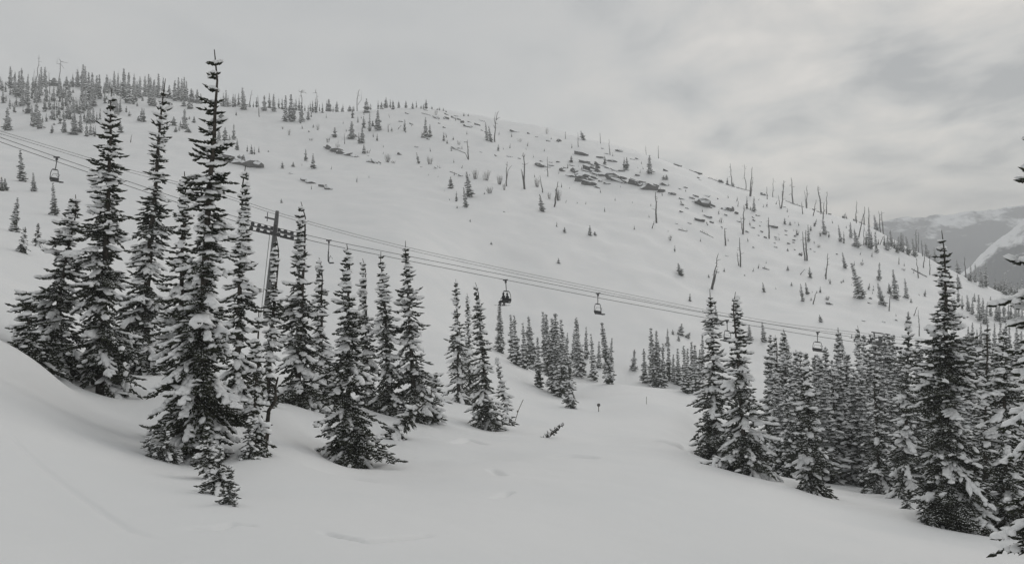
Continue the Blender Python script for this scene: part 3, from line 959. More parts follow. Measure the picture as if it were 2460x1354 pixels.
R1, R2, R3, R4, R5, R6, R7, R8 = [(a, b_, 6.153) for a, b_ in ((0, 120), (250, 150), (500, 180), (780, 190), (1050, 240), (1050, 380), (1600, 380), (1850, 400))]
R9, R10, R11, R12, RS, RM = (2100, 500, 5.128), (2200, 640, 5.208), (1860, 600, 6.153), (1600, 580, 6.153), (1160, 700, 3.223), (1200, 230, 2.88)
FIRS = [  # phrase of the stand, firs
 ('upper left ridge stand', 0, [
  (R1, '10 255 350,155 240 570 70,85 455 525,15 445 590,40 455 600,45 590 785,90 660 760,145 715 835,210 770 925,220 350 660,285 310 700 60,320 265 580 65,395 465 800,345 400 560,150 560 660,320 580 830,420 640 820,420 800 935 90,415 325 375,375 350 375,500 430 640,470 560 720,540 500 780,540 750 1110 90,610 250 560 60,665 250 540 70,580 350 600,600 450 680,685 540 760,660 700 910 60,735 730 880,795 540 760,775 800 1030,800 760 880,850 530 690,880 420 690,985 225 380 65,815 310 420,800 410 530 130,910 540 700,870 780 960,890 900 1085,920 700 890,945 435 490,990 410 590,1025 480 760,1045 360 480,1145 285 550 75,1075 290 490,1080 570 635,975 650 830,1000 780 1020 70,1085 690 930,1035 820 1030,1230 215 560,1260 240 600 60,1310 330 760 70,1365 330 740 75,1215 560 750,1180 740 950,1140 760 920,1260 600 880,1310 800 1090,1340 650 880,1380 560 840,1470 360 720 60,1430 370 660,1300 880 1080,1380 860 1080,1280 1080 1280,1340 1080 1260,1535 380 450,455 1060 1120,800 1075 1105,685 940 1060'),
  (R2, '150 90 400 60,205 165 270 50,295 95 540 75,365 145 600 75,445 115 430 60,430 470 600,350 400 600 90,530 210 530,570 480 570,605 175 480 70,660 135 480 60,690 300 640,745 210 480 60,805 120 480 75,720 480 600,965 275 470 75,1045 260 570,1100 220 560 60,1150 240 580 60,1185 215 580 65,1290 280 480 90,1380 310 520 70,1430 370 520 50,1180 560 650 60,1260 520 685 60,100 180 240,30 180 350,55 220 450,490 590 650,330 640 735,375 715 795 40,965 580 635,1000 595 630'),
  (R1, '1550 620 790,1580 360 640,1640 355 435,1690 275 480 50,1745 350 450 60,1745 480 640,1680 560 900 60,1720 720 960,1830 275 720 60')]),
 ('the row along the lower edge of the upper left stand', 0, [(R1, '110 850 1195 125,585 900 1165 105,950 930 1220 75,1100 930 1220 115,1085 1190 1250 140,1190 920 1220 80,770 1110 1230 55,1775 1030 1220 80')]),
 ('the open snow behind the tall left leaders', 1, [(R2, '560 675 870 80,590 685 880 60,510 790 860 60,1190 685 980 105,1260 790 840,1330 795 890 60,1030 800 930 100,930 860 1000 40,1130 850 940,1060 950 1030 60,1110 940 1010,1245 960 1035 100,1575 860 1060 90')]),
 ('the knot above the long left rock band', 1, [(R3, '160 760 1015 78,250 770 975 88,320 880 1015 50,380 720 960 58,430 945 1115 64,580 1035 1130,640 1030 1170 55,685 1060 1175,750 1055 1145')]),
 ('the snow slope left of the stout pair', 1, [(R3, '200 530 690 120,415 530 600,140 545 590')]),
 ('the skyline row left of the stout pair', 1, [(R3, '190 250 380,225 190 390,265 165 410 60,295 225 400,325 230 350,370 195 380 55,400 250 440,450 240 440 60,505 185 530 515 105,670 350 430,720 290 440 45,830 300 530 80,905 270 490,970 280 545 78')]),
 ('the skyline thicket around the two stout firs', 0, [(R3, '560 440 515,620 400 480,1045 330 480,1095 345 510,1145 300 690 95,1225 280 690 120,1270 400 660,1300 330 510,1345 330 520,1380 400 690 90,1365 640 715,1430 440 530,1480 450 670,1525 510 625,1510 395 540,1545 380 550,1590 340 555,1645 400 500,1690 415 560,1755 365 520,1785 350 530 75'),
  (R4, '25 300 420,60 290 475 85,125 320 410,180 250 405 65,270 280 400,250 350 410,370 310 400 75,430 350 440,620 290 490 105,680 320 420,600 260 400')]),
 ('the skyline row above the central snowfield', 1, [(R4, '790 300 430,840 280 380 50,905 245 400 75,970 290 420,1010 310 450 55,1095 305 405 45,1200 310 415 50,1300 340 440 40,1355 320 425,1425 385 440,1460 365 440,1500 300 440 55')]),
 ('the low scrub firs where the skyline starts to fall', 0, [(R4, '1585 395 440,1695 410 465,1665 430 460,1755 420 470,1795 455 490'), (R5, '395 190 240,460 200 240')]),
 ('the scatter above the left-centre ledge', 1, [(R4, '410 410 575 48,490 540 645,575 545 720 58,665 490 770 40,710 610 700 58,785 455 755 115,400 620 890 120,555 710 945 90,505 790 950 40,580 960 1100 60,150 710 860 90,775 805 910 34')]),
 ('the slope left of the leafless twin-top snag', 1, [(R4, '1185 595 770 48,1195 730 790,990 710 760,1490 560 850 78,1555 670 860 62,1760 780 915 42,1810 890 950,1355 1075 1395 1250 46'), (R5, '240 535 590'), (R5, '905 655 750 36')]),
 ('the pair beside the leafless twin-top snag', 1, [(R5, '715 330 740 600 58,760 380 800 620 62')]),
 ('the central snowfield group', 1, [(R6, '200 270 450 92,435 190 480 570 125,390 420 430 730 80,285 480 635 42')]),
 ('the hazy slope below the shrubs, leaning downhill', 1, [(R6, '1515 525 1560 790 92')]),
 ('tiny dark seedlings dotting the central snowfield', 0, [(R6, '700 490 535,490 895 940,990 775 800 40,800 1230 1270 40,295 700 735'), (RM, '450 905 945 22,625 895 965 30,660 935 965,408 1118 1158 22'), (R3, '890 1110 1140,1390 745 795,1555 720 780,1490 810 845')]),
 ('the left slope below the long rock band', 1, [((600, 180, 3.386), '265 700 760 32,455 600 700 34,515 640 760 42,353 705 745,258 1005 1040 22')]),
 ('the big central outcrop', 1, [(RM, '497 415 460 30,728 415 475 26,862 425 500 22,880 425 515 38,1038 410 540 48,1135 550 580,1155 545 580'), (RM, '562 240 580 305 40')]),
 ('the skyline right of the big central outcrop', 1, [(R7, '905 100 215 38,990 170 235 50'), (R8, '1115 515 1095 600 34,1130 575 630,1080 550 600')]),
 ('the pair below the leaning twin snags', 1, [(R7, '1195 560 745 42,1300 565 785 58,1250 700 760')]),
 ('the right slope above the talus', 1, [(R7, '1755 880 975 42'), (R8, '295 805 865 36,600 870 945 34,695 765 650 880 40,780 770 810 1000 92,740 940 1030,870 970 1045,560 850 570 1110 40,258 1205 1245')]),
 ('the stand climbing to the right shoulder', 0, [(R8, '1010 860 1045 1110 58,1090 960 1130 28,1185 815 1195 1050 58,1245 930 1290 1195 115,1455 850 1480 1210 100,1420 960 1160 50,1500 960 1200 50,1550 960 1575 1270 64,1535 660 1580 890 75,1735 1010 1240 50,1775 930 1800 1170 54,1690 1020 1170 40,1600 1070 1150'),
  (R9, '195 265 215 470 54,250 380 500 40,165 330 510 62,300 345 530 50,330 290 520 54,355 310 540 50,390 340 430 560 64,470 370 505 600 64,625 290 670 495 70,735 440 755 630 44,280 400 540 50,415 400 575 50')]),
 ('the open right slope beside the tallest right fir', 0, [(R9, '65 660 60 890 54,40 905 110 1190 95,180 920 195 1050 62,232 745 270 1120 95,375 860 405 1110 64,455 1100 1160 30,635 995 620 1080 34,420 1265 1420 70'),
  (R11, '1005 25 1050 270 64,200 235 300 38,520 250 530 410 58,255 470 530 32,388 490 425 760 58,462 480 490 655 62,545 690 745,680 535 630 34,825 420 495 34,990 450 485,1020 430 470,1130 160 1300 715 165,1415 485 1390 585 36,1465 560 600,668 950 690 1065 64'),
  (R12, '130 50 150 30,178 315 215 495 100,632 475 530 28,860 385 445 28,355 760 350 880 44,1428 600 1450 745 50,1800 355 425 42,1798 95 140 30')]),
 ('the hazy wood on the right shoulder', 0, [(R9, '1015 520 1040 680 64,1190 690 900 40,1165 800 890 40,1245 680 910 40,1310 730 1320 970 74,1375 660 970 44,1490 730 870 44,1530 880 1010 44,1580 800 1000 40,1625 800 1070 44,1600 900 1060 50,1650 880 1070 44,1690 870 1040 44,1770 900 1080 50,1820 860 1180 60,1730 900 1060 40,1560 880 1020 40,1800 940 1120 54')]),
 ('the hazy wood right of the tallest right fir', 0, [(R10, '520 90 540 260 60,530 260 440 44,640 350 665 560 60,710 380 600 50,735 330 440 40,785 350 800 680 84,840 380 650 60,900 430 860 720 76,935 370 620 50,1010 420 680 66,1045 430 680 60,1105 380 700 56,1160 470 660 50,1190 480 660 50,1250 440 740 76,1290 480 740 60,1330 520 780 70,655 740 960 60,710 690 960 64,765 780 1000 50,815 700 1000 64,900 650 1060 70,985 700 1060 60,1060 640 1060 76,1130 700 1000 60,1170 720 1040 60,1260 760 1100 90,1320 800 1120 90,600 880 1040 50,560 900 1060 60,480 380 560 44,580 360 540 44')]),
 ('the left clump beyond the ski run', 1, [(RS, '128 65 135 470 66,213 170 235 545 76,240 175 265 570 80,308 235 330 595 76,352 180 380 600 92,423 345 435 745 54')]),
 ('the tall middle clump beyond the ski run', 1, [(RS, '462 145 510 620 80,487 160 520 660 76,535 195 560 790 76,560 155 590 800 96,605 205 625 820 86,655 310 640 600 60')]),
 ('the right clump beyond the ski run', 1, [(RS, '705 285 530 56,722 195 750 660 92,800 270 520 50,835 320 865 690 60,900 380 590 54,920 225 985 715 90,1000 355 985 560 46')]),
 ('the row on the bank left of the tall pair', 0, [(RS, '1175 440 1165 610 54,1245 435 1255 705 64,1300 270 1325 735 70,1342 290 1365 740 76,1393 395 1400 740 60,1437 380 690 54,1475 480 700 54,1508 435 1515 720 64,1555 410 1570 780 80,1585 430 790 64,1615 380 1630 780 76,1640 410 1660 790 86,1700 335 680 54,1680 440 760 60')]),
 ('the snow above the bank row', 1, [(RS, '1430 280 420 34,1470 290 330,1540 245 1530 335 56,1610 305 1580 355 40,1515 335 380')]),
 ('the loose far-left group by the cables', 1, [((0, 80, 3.386), '165 945 180 1205 70,270 1130 275 1285 46,430 1210 445 1480 66,40 1175 45 1280 56'), ((0, 400, 2.462), '105 175 80 385 60,10 60 10 145 40')]),
 ('the cable gap right of the tall pair', 1, [((1780, 740, 5.21), '100 200 110 400 84,265 160 290 420 80,530 245 600 620 90,1215 230 1230 500 60,1245 310 1290 640 70,1290 540 1310 900 96'), (R12, '720 890 760 1200 64')]),
]
WIDE = 1.5
fir_all = []          # px height, P, H, R, lean, phrase, xt, ordinal flag
for phrase, ordinal, blocks in FIRS:
    for org, txt in blocks:
        for (xt, yt, xb, yb, w) in parse(org, txt):
            P = hit(xb, yb)
            d = P[1]
            H = (yb - yt) * d / F
            wide = 1.25 if phrase.startswith('upper left') else 1.0
            if wide > 1 and yb - yt > 18:
                for _k in range(1 if rngp.random() < .85 else 2):
                    x2, y2, f2 = xb + rngp.uniform(5, 16) * rngp.choice([-1, 1]), yb + rngp.uniform(-9, 5), rngp.uniform(.55, .95)
                    P2 = hit(x2, max(y2, 190))
                    if P2[1] < 560:
                        h2 = (yb - yt) * f2
                        fir_all.append([h2, P2, h2 * P2[1] / F, h2 * .17 * P2[1] / F, rngp.normal(0, .03), phrase, x2, 0])
            fir_all.append([yb - yt, P, H, wide * max(w * WIDE, (yb - yt) * .28) / 2 * d / F, math.atan2((xt - xb) * d / F, H), phrase, xt, ordinal])
# the dense right forest behind the front firs: bases hidden, tops surveyed
FOREST = '1850 800 62 80,1880 795 66 90,1912 835 60 80,1922 838 58 70,1900 860 54 80,1935 842 72 70,1957 848 74 70,1968 850 68 80,1983 828 78 90,1998 860 62 80,2013 790 84 70,2020 870 60 70,2035 845 74 80,2075 800 78 80,2090 830 72 80,2100 800 88 90,2125 798 84 90,2135 800 92 80,2150 850 66 90,2120 880 60 90,2145 800 86 70,2165 830 62 90,2205 815 80 80,2215 860 60 100,2235 840 74 90,2305 815 84 70,2320 800 95 70,2335 790 90 60,2350 850 64 100,2340 830 76 80,2385 820 82 70,2395 850 70 90,2430 830 85 80,2445 800 95 80,2440 870 66 90,2455 840 76 90,2330 900 56 110,2395 900 54 110,2220 900 54 110,2050 880 58 90,1980 900 56 100,1870 900 56 80,2070 900 57 90,2140 930 52 100,2200 950 47 100,2310 940 46 110,2440 960 44 110,2350 960 42 90,2090 940 55 80,2245 800 90 70,2270 830 85 80,2290 790 98 60,2415 780 105 60,2365 800 100 60,2300 870 66 90'
for q in FOREST.split(','):
    x, yt, d, w = [float(v) for v in q.split()]
    P = at(x + 4, d)
    yb = HY - F * P[2] / d
    H = (yb - yt) * d / F
    fir_all.append([yb - yt, P, H, w * 1.08 / 2 * d / F, math.atan2(-4 * d / F, H), 'lower right forest', x, 0])
RIDGE = [(700, 285), (900, 275), (1000, 268), (1190, 305), (1460, 365), (1740, 462), (1900, 498), (2110, 565), (2230, 630)]
for _k in range(150):                                    # seedlings just clearing the snow
    x = rngp.uniform(720, 2220)
    y = np.interp(x, [q[0] for q in RIDGE], [q[1] for q in RIDGE]) + 210 * rngp.random() ** 1.7
    P = hit(x, y)
    h_ = rngp.uniform(4, 13)
    fir_all.append([h_, P, h_ * P[1] / F, h_ * .2 * P[1] / F, rngp.normal(0, .15), 'seedlings', x, 0])
fir_all.sort(key=lambda q: -q[0])
NIND = 300 - len(NEAR) - 1
ORD = 'leftmost second third fourth fifth sixth seventh eighth ninth tenth eleventh twelfth thirteenth fourteenth fifteenth sixteenth seventeenth eighteenth nineteenth twentieth'.split()
ORD += ['twenty-' + q for q in 'first second third fourth fifth sixth seventh eighth ninth'.split()] + ['thirtieth']
by = {}
for q in fir_all[:NIND]:
    by.setdefault(q[5], []).append(q)
for phrase in list(by):
    lst = sorted(by[phrase], key=lambda q: q[6])
    if len(lst) > len(ORD):                                  # a big wood is named by its left, middle and right part
        del by[phrase]
        for j, side in enumerate(('left part of ', 'middle part of ', 'right part of ')):
            by['the ' + side + 'the ' + phrase] = lst[j * len(lst) // 3:(j + 1) * len(lst) // 3]
for phrase, lst in by.items():
    lst.sort(key=lambda q: q[6])
    ordinal = not phrase.startswith('tiny')
    for i, (ph_, P, H, Rw, lean, _, xt, _o) in enumerate(lst):
        k = int(rngp.integers(0, 1000)); spin = rngp.uniform(0, 6.28)
        if ph_ > 125:
            e = place(BM[k % len(BM)], 'fir_tree', P, H, Rw, lean, 10, 1.25, spin)
        elif ph_ > 34:
            e = place(CMs[k % len(CMs)], 'fir_tree', P, H, Rw, lean, 10, 1.3, spin, ('trunk', 'crown'))
        else:
            e = link('fir_tree', DMs[k % len(DMs)])
            e.location = (P[0], P[1], P[2] - .1)
            e.rotation_euler = (Matrix.Rotation(lean, 4, 'Y') @ Matrix.Rotation(spin, 4, 'Z')).to_euler()
            e.scale = (Rw / 1.5, Rw / 1.5, H / 10)
        base = phrase if phrase.startswith(('the', 'tiny')) else phrase
        if ordinal and len(lst) == 1:
            lab = 'lone fir of ' + base
        elif ordinal:
            lab = (ORD[i] if i == 0 else ORD[i] + ' from left') + ' fir in ' + base
        elif phrase.startswith('tiny'):
            lab = 'one of the ' + base
        else:
            lab = 'snow-dusted fir of ' + base
        tag(e, lab, 'fir tree', ('firs of ' + base) if not phrase.startswith('tiny') else base)
rest = fir_all[NIND:]
S = Soup()
for (ph_, P, H, Rw, lean, *_r) in rest:
    src = DS[int(rngp.integers(0, len(DS)))]
    q = np.array((Matrix.Rotation(lean, 3, 'Y') @ Matrix.Rotation(rngp.uniform(0, 6.28), 3, 'Z')) @ Matrix.Diagonal((Rw / 1.5, Rw / 1.5, H / 10)))
    S.merge(src, None, lambda V: V @ q.T + P - [0, 0, .1])
print('FIRS', len(fir_all), 'rest', len(rest))
if rest:
    o = link('distant_firs', S.mesh('distant_firs', [M['needles_far'], M['load'], M['bark']]))
    tag(o, 'smallest far-off snow-dusted firs scattered over the hazy upper slope', 'fir trees', kind='stuff')


# ------------------------------------------------------------------ dead trees, logs, shrubs, rocks
def snag(name, pts, r0, rng, stubs=5, forks=()):
    """bare dead trunk: bent polyline with broken branch stubs"""
    S = Soup()
    pts = np.asarray(pts, float)
    n = 7
    tt = np.linspace(0, 1, n)
    base = np.stack([np.interp(tt, np.linspace(0, 1, len(pts)), pts[:, k]) for k in range(3)], 1)
    H = np.linalg.norm(base[-1] - base[0])
    base[1:-1] += rng.normal(0, .012 * H, (n - 2, 3)) * [1, 1, .2]
    base[0, 2] -= .4
    S.tube(base, r0 * (1 - .72 * tt), 6)
    for k in range(stubs):
        t = rng.uniform(.3, .95)
        p = np.array([np.interp(t, tt, base[:, j]) for j in range(3)])
        az = rng.uniform(0, 6.28); L = H * rng.uniform(.05, .16)
        dv = np.array([math.cos(az), math.sin(az) * .5, rng.uniform(-.3, .6)])
        S.tube([p, p + dv * L * .6, p + dv * L + [0, 0, rng.uniform(-.2, .1) * L]], [r0 * .3, r0 * .22, r0 * .1], 4)
    for fk in forks:
        fk = np.asarray(fk, float)
        S.tube(fk, np.linspace(r0 * .6, r0 * .25, len(fk)), 5)
    return S


def pxpt(px, py, d):
    return np.array([(px - CX) / F * d, d, -(py - HY) / F * d])


rs = np.random.default_rng(5)
SNAGS = [   # zoom, "xtop ytop xbase ybase [radius cm]", label or stand
 (R1, '580 70 535 500 20', 'tallest bare snag rising from the upper left stand'),
 (R1, '505 280 500 370 12', 'short thin snag on the upper left skyline'),
 (R1, '722 320 742 660 16', 'bent grey snag inside the upper left stand'),
 (R1, '912 540 938 860 16', 'leaning grey snag low in the upper left stand'),
 (R2, '412 1065 390 1185 15', 'stub of a snag on the snow right of the broad left fir'),
 (R2, '185 1090 130 1180 15', 'leaning stub beside the crown of the broad left fir'),
 (R3, '735 300 755 620 16', 'thin snag standing alone below the left skyline row'),
 (R3, '650 225 600 410 16', 'pale leaning snag on the left skyline'),
 (R4, '935 660 940 780 16', 'short snag right of the firs above the left-centre ledge'),
 (R4, '290 805 295 960 13', 'thin snag behind the left-centre rock ledge'),
 (R4, '1135 680 1080 745 14', 'strongly leaning dead stem on the central slope'),
 (R5, '1630 840 1636 1135 15', 'straight thin snag right of the flat dark boulder'),
 (R5, '1520 1115 1560 1370 16', 'leaning snag left of the snag with leaning dark trunk'),
 (R6, '1787 345 1730 720 24', 'dark trunk leaning right in the central snowfield'),
 (RM, '455 245 457 300 13', 'short skyline snag above the big central outcrop'),
 (RM, '541 255 546 355 13', 'thin snag left of the dense skyline fir'),
 (RM, '694 255 700 330 13', 'skyline snag right of the dense skyline fir'),
 (RM, '757 300 765 410 14', 'tall thin snag just above the big central outcrop'),
 (RM, '1010 345 1015 400 11', 'faint snag on the skyline above the right end of outcrop'),
 (RM, '1098 345 1100 420 13', 'thin upright skyline snag right of the outcrop'),
 (RM, '1080 665 1086 880 27', 'thick dark snag below the right end of the central outcrop'),
 (RM, '1072 865 1055 917 14', 'short leaning stub at the foot of the thick dark snag'),
 (R7, '950 75 975 310 18', 'leaning snag between the two skyline firs'),
 (R7, '1155 90 1182 300 15', 'pale snag on the skyline left of the leaning twin snags'),
 (R7, '1275 130 1240 560 22', 'longer stem of the leaning twin snags on the right slope'),
 (R7, '1283 300 1252 560 18', 'shorter stem of the leaning twin snags on the right slope'),
 (R7, '1582 290 1580 430 14', 'short thin snag on the right skyline'),
 (R7, '1488 415 1496 605 15', 'snag with rocks at its foot below the right skyline'),
 (R7, '1740 330 1702 740 22', 'tall curved snag right of the rocks on the skyline'),
 (R7, '1655 540 1690 740 14', 'thin snag crossing the foot of the tall curved snag'),
 (R7, '1150 690 1136 1125 24', 'tall dark snag in the middle of the right talus'),
 (R7, '1103 870 1133 1110 14', 'thin stem leaning against the tall dark talus snag'),
 (R7, '1515 870 1525 1190 23', 'straight dark snag at the right end of the talus'),
 (R7, '1072 630 1060 715 12', 'little stub above the talus'),
 (R7, '868 1030 880 1290 24', 'stubby dead tree with broken branches below the talus'),
 (R8, '310 160 340 355 26', 'thick leaning skyline snag right of the bright cloud gap'),
 (R8, '547 275 540 530 20', 'straight snag on the right skyline'),
 (R8, '505 345 535 530 13', 'thin stem crossing the straight right skyline snag'),
 (R8, '708 285 755 480 34', 'thick tapering dead tree leaning left on the right skyline'),
 (R8, '840 365 835 520 18', 'double thin snag on the right skyline'),
 (R8, '468 520 482 700 17', 'snag with a swollen foot below the right skyline'),
 (R8, '682 490 635 725 17', 'right-leaning snag below the right skyline'),
 (R8, '800 520 782 780 20', 'pale dead stem rising over the dark leaning fir'),
 (R8, '1275 505 1268 685 18', 'skyline snag with hooked top near the valley'),
 (R8, '1276 730 1275 830 18', 'short stump just under the hooked-top snag'),
 (R8, '1395 590 1390 740 22', 'snag over the fallen trunks near the valley'),
 (R8, '1380 700 1308 1045 22', 'long snag leaning right on the shoulder'),
 (R8, '1458 600 1470 760 24', 'dead tapering stem on the shoulder skyline'),
 (R8, '1600 655 1635 840 22', 'left one of the two leaning stems at the valley edge'),
 (R8, '1645 660 1676 860 22', 'right one of the two leaning stems at the valley edge'),
 (R8, '1384 860 1385 1160 15', 'straight thin snag left of the shoulder stand'),
 (R8, '1682 1020 1622 1150 15', 'leaning stem inside the shoulder stand'),
 (R8, '480 960 515 1390 22', 'left stem of the close upright snag pair right of the talus'),
 (R8, '528 940 545 1390 26', 'right stem of the close upright snag pair right of the talus'),
 (R9, '520 260 515 430 20', 'snag left of the dark fir at the valley edge'),
 (R9, '548 300 543 520 16', 'thin snag beside the dark fir at the valley edge'),
 (R9, '580 390 600 590 18', 'leaning snag below the dark fir at the valley edge'),
 (R9, '628 530 608 735 18', 'snag left of the tallest right fir, upper one'),
 (R9, '685 575 685 820 16', 'straight thin snag touching the crown of the tallest right fir'),
 (R9, '515 610 547 860 18', 'snag with its foot at the big fallen log'),
 (R9, '305 600 305 690 16', 'short snag with a twiggy top under the shoulder stand'),
 (R9, '200 1050 183 1265 16', 'thin snag below the leaning firs of the right slope'),
 (R9, '532 1210 488 1325 13', 'slanting dead stem above the second lift tower'),
 (R9, '1110 600 1130 830 22', 'snag on the right shoulder against the far valley'),
 (R11, '793 50 764 430 20', 'tall slightly curved snag in the middle of right slope'),
 (R11, '630 600 572 800 16', 'leaning twin-stemmed snag low on the right slope'),
 (R11, '450 285 383 365 13', 'stick poking slantwise out of the snow'),
 (R12, '775 170 665 700 22', 'longest leaning snag above the tall fir pair'),
 (R12, '757 395 682 705 26', 'broken leaning snag with drooping branch above the tall fir pair'),
 (R12, '1088 -60 1100 375 22', 'upright branchy snag in the open right snowfield'),
 (R12, '1048 145 1075 360 14', 'thin stem left of the upright branchy snag'),
 ((2080, 740, 4.513), '570 20 580 300 13', 'curved dead stem below the right slope'),
]
for i, (org, q, lab) in enumerate(SNAGS):
    ox, oy, sc = org
    v = [float(t) for t in q.split()]
    xt, yt, xb, yb = ox + v[0] / sc, oy + v[1] / sc, ox + v[2] / sc, oy + v[3] / sc
    P = hit(xb, yb)
    top = pxpt(xt, yt, P[1])
    rr = 1.35 * v[4] / 100 * (P[1] / 330) ** .5
    S = snag('dead_tree', [P, top], max(rr, .08), rs, 3 if 'thin' in lab else 6)
    o = link('dead_tree', S.mesh('dead_tree', [M['deadwood']]))
    tag(o, lab, 'dead tree', 'dead trees on the far slope')
# dead trees with forked tops
FORKED = [
 (R1, '860 370 900 210 900 160', ['900 210 840 205 865 100', '900 175 960 185 1005 195', '895 165 875 130', '900 210 950 280'], 18, 'gnarled many-armed dead tree on the upper left skyline'),
 (R3, '1380 690 1380 400 1380 230', ['1380 260 1340 240 1350 210', '1380 260 1420 255 1455 275', '1380 240 1405 220', '1380 310 1350 315'], 20, 'dead tree with antler-like top above the stout skyline firs'),
 (R3, '1608 545 1608 400 1606 270', ['1606 270 1590 265 1545 270', '1590 265 1592 205', '1606 320 1630 318'], 18, 'flat-topped dead tree on the skyline thicket'),
 (R4, '480 410 480 300 495 180 522 158', ['490 380 540 310 548 180', '495 240 525 243'], 18, 'H-shaped dead tree on the central skyline'),
 (R5, '852 620 855 450 870 300', ['862 360 845 300 865 180', '870 300 890 200 915 165', '868 300 910 265 930 262', '855 420 838 370'], 24, 'leafless twin-top snag standing over the central slope'),
 (R5, '460 885 455 740 446 590', ['455 870 420 790 380 775', '450 625 395 622'], 22, 'upright snag joined to a long fallen log'),
 (R5, '1027 1275 1024 1100 1036 915', ['1030 1180 1050 1040 1105 965'], 20, 'two-pronged snag left of the flat dark boulder'),
 (R5, '1298 1320 1290 1060 1282 850 1276 780', ['1285 1325 1270 1180 1242 1020', '1282 850 1300 800', '1280 1180 1258 1050'], 24, 'cluster of bare stems forming the tallest central snag'),
 (R7, '1706 738 1730 420 1722 380', ['1730 420 1745 330'], 10, 'slender forked tip beside the tall curved snag'),
 ((1500, 0, 2.256), '0 0 0 1', [], 0, ''),
]
for org, q, forks, rc, lab in FORKED:
    if not lab:
        continue
    ox, oy, sc = org
    v = np.array([float(t) for t in q.split()]).reshape(-1, 2)
    v = v / sc + [ox, oy]
    P = hit(v[0, 0], v[0, 1])
    pts = [P] + [pxpt(a, b_, P[1]) for a, b_ in v[1:]]
    fk = []
    for f in forks:
        w_ = np.array([float(t) for t in f.split()]).reshape(-1, 2) / sc + [ox, oy]
        fk.append([pxpt(a, b_, P[1] + (0 if j == 0 else rs.uniform(-1.2, 1.2))) for j, (a, b_) in enumerate(w_)])
    S = snag('dead_tree', pts, 1.35 * rc / 100 * (P[1] / 330) ** .5, rs, 4, fk)
    o = link('dead_tree', S.mesh('dead_tree', [M['deadwood']]))
    tag(o, lab, 'dead tree', 'dead trees on the far slope')

LOGS = [
 (R4, '835 425 915 465', 'fallen log just below the central skyline firs'), (R4, '1430 505 1565 540', 'long fallen log at the left end of the skyline rocks'),
 (R5, '230 722 415 785', 'long fallen log left of the upright snag'), (R5, '190 1062 295 1100', 'short log with a root stub in the central snowfield'),
 (R7, '1040 312 1240 380', 'long log lying below the skyline by the leaning twin snags'), (R7, '690 150 820 205', 'log with a snowy root plate on the skyline'),
 (R7, '340 58 430 90', 'thin log on the skyline above the outcrop'), (R7, '620 295 740 320', 'thin straight log below the skyline boulder'),
 (R7, '505 1080 700 1180', 'curved fallen log below the talus'), (R7, '180 1055 310 1085', 'small bent log left of the curved fallen log'),
 (R8, '230 350 500 420', 'long log running along the right skyline'), (R8, '300 412 480 480', 'log with branches under the long skyline log'),
 (R8, '740 705 935 708', 'level log crossing the pale dead stem'), (R8, '690 465 830 525', 'skyline log at the foot of the thick tapering dead tree'),
 (R8, '1310 690 1410 745', 'heap of fallen trunk near the hooked-top snag'), (R9, '460 750 650 850', 'big dark fallen log left of the tallest right fir'),
 (R12, '1430 390 1525 420', 'small dark log alone in the right snowfield'), (R6, '0 140 60 150', 'tiny dark log left of the central firs'),
]
for org, q, lab in LOGS:
    ox, oy, sc = org
    v = [float(t) for t in q.split()]
    A0, B0 = hit(ox + v[0] / sc, oy + v[1] / sc), hit(ox + v[2] / sc, oy + v[3] / sc)
    if abs(B0[1] - A0[1]) > 25:
        B0 = at(ox + v[2] / sc, A0[1] - np.sign(A0[1] - B0[1]) * 20)
    rr = .30 if 'big' in lab else .2
    S = Soup()
    tt = np.linspace(0, 1, 6)[:, None]
    pts = A0 * (1 - tt) + B0 * tt
    pts[:, 2] = np.maximum(pts[:, 2], ground(pts[:, 0], pts[:, 1], False)) + rr * .5
    S.tube(pts, np.linspace(rr, rr * .5, 6), 7)
    for k in range(3):
        p = pts[1 + k]
        S.tube([p, p + [rs.normal(0, .3), rs.normal(0, .3), rs.uniform(.5, 1.2)]], [rr * .3, rr * .12], 4)
    o = link('fallen_log', S.mesh('fallen_log', [M['deadwood']]))
    tag(o, lab, 'log', 'fallen logs on the far slope')

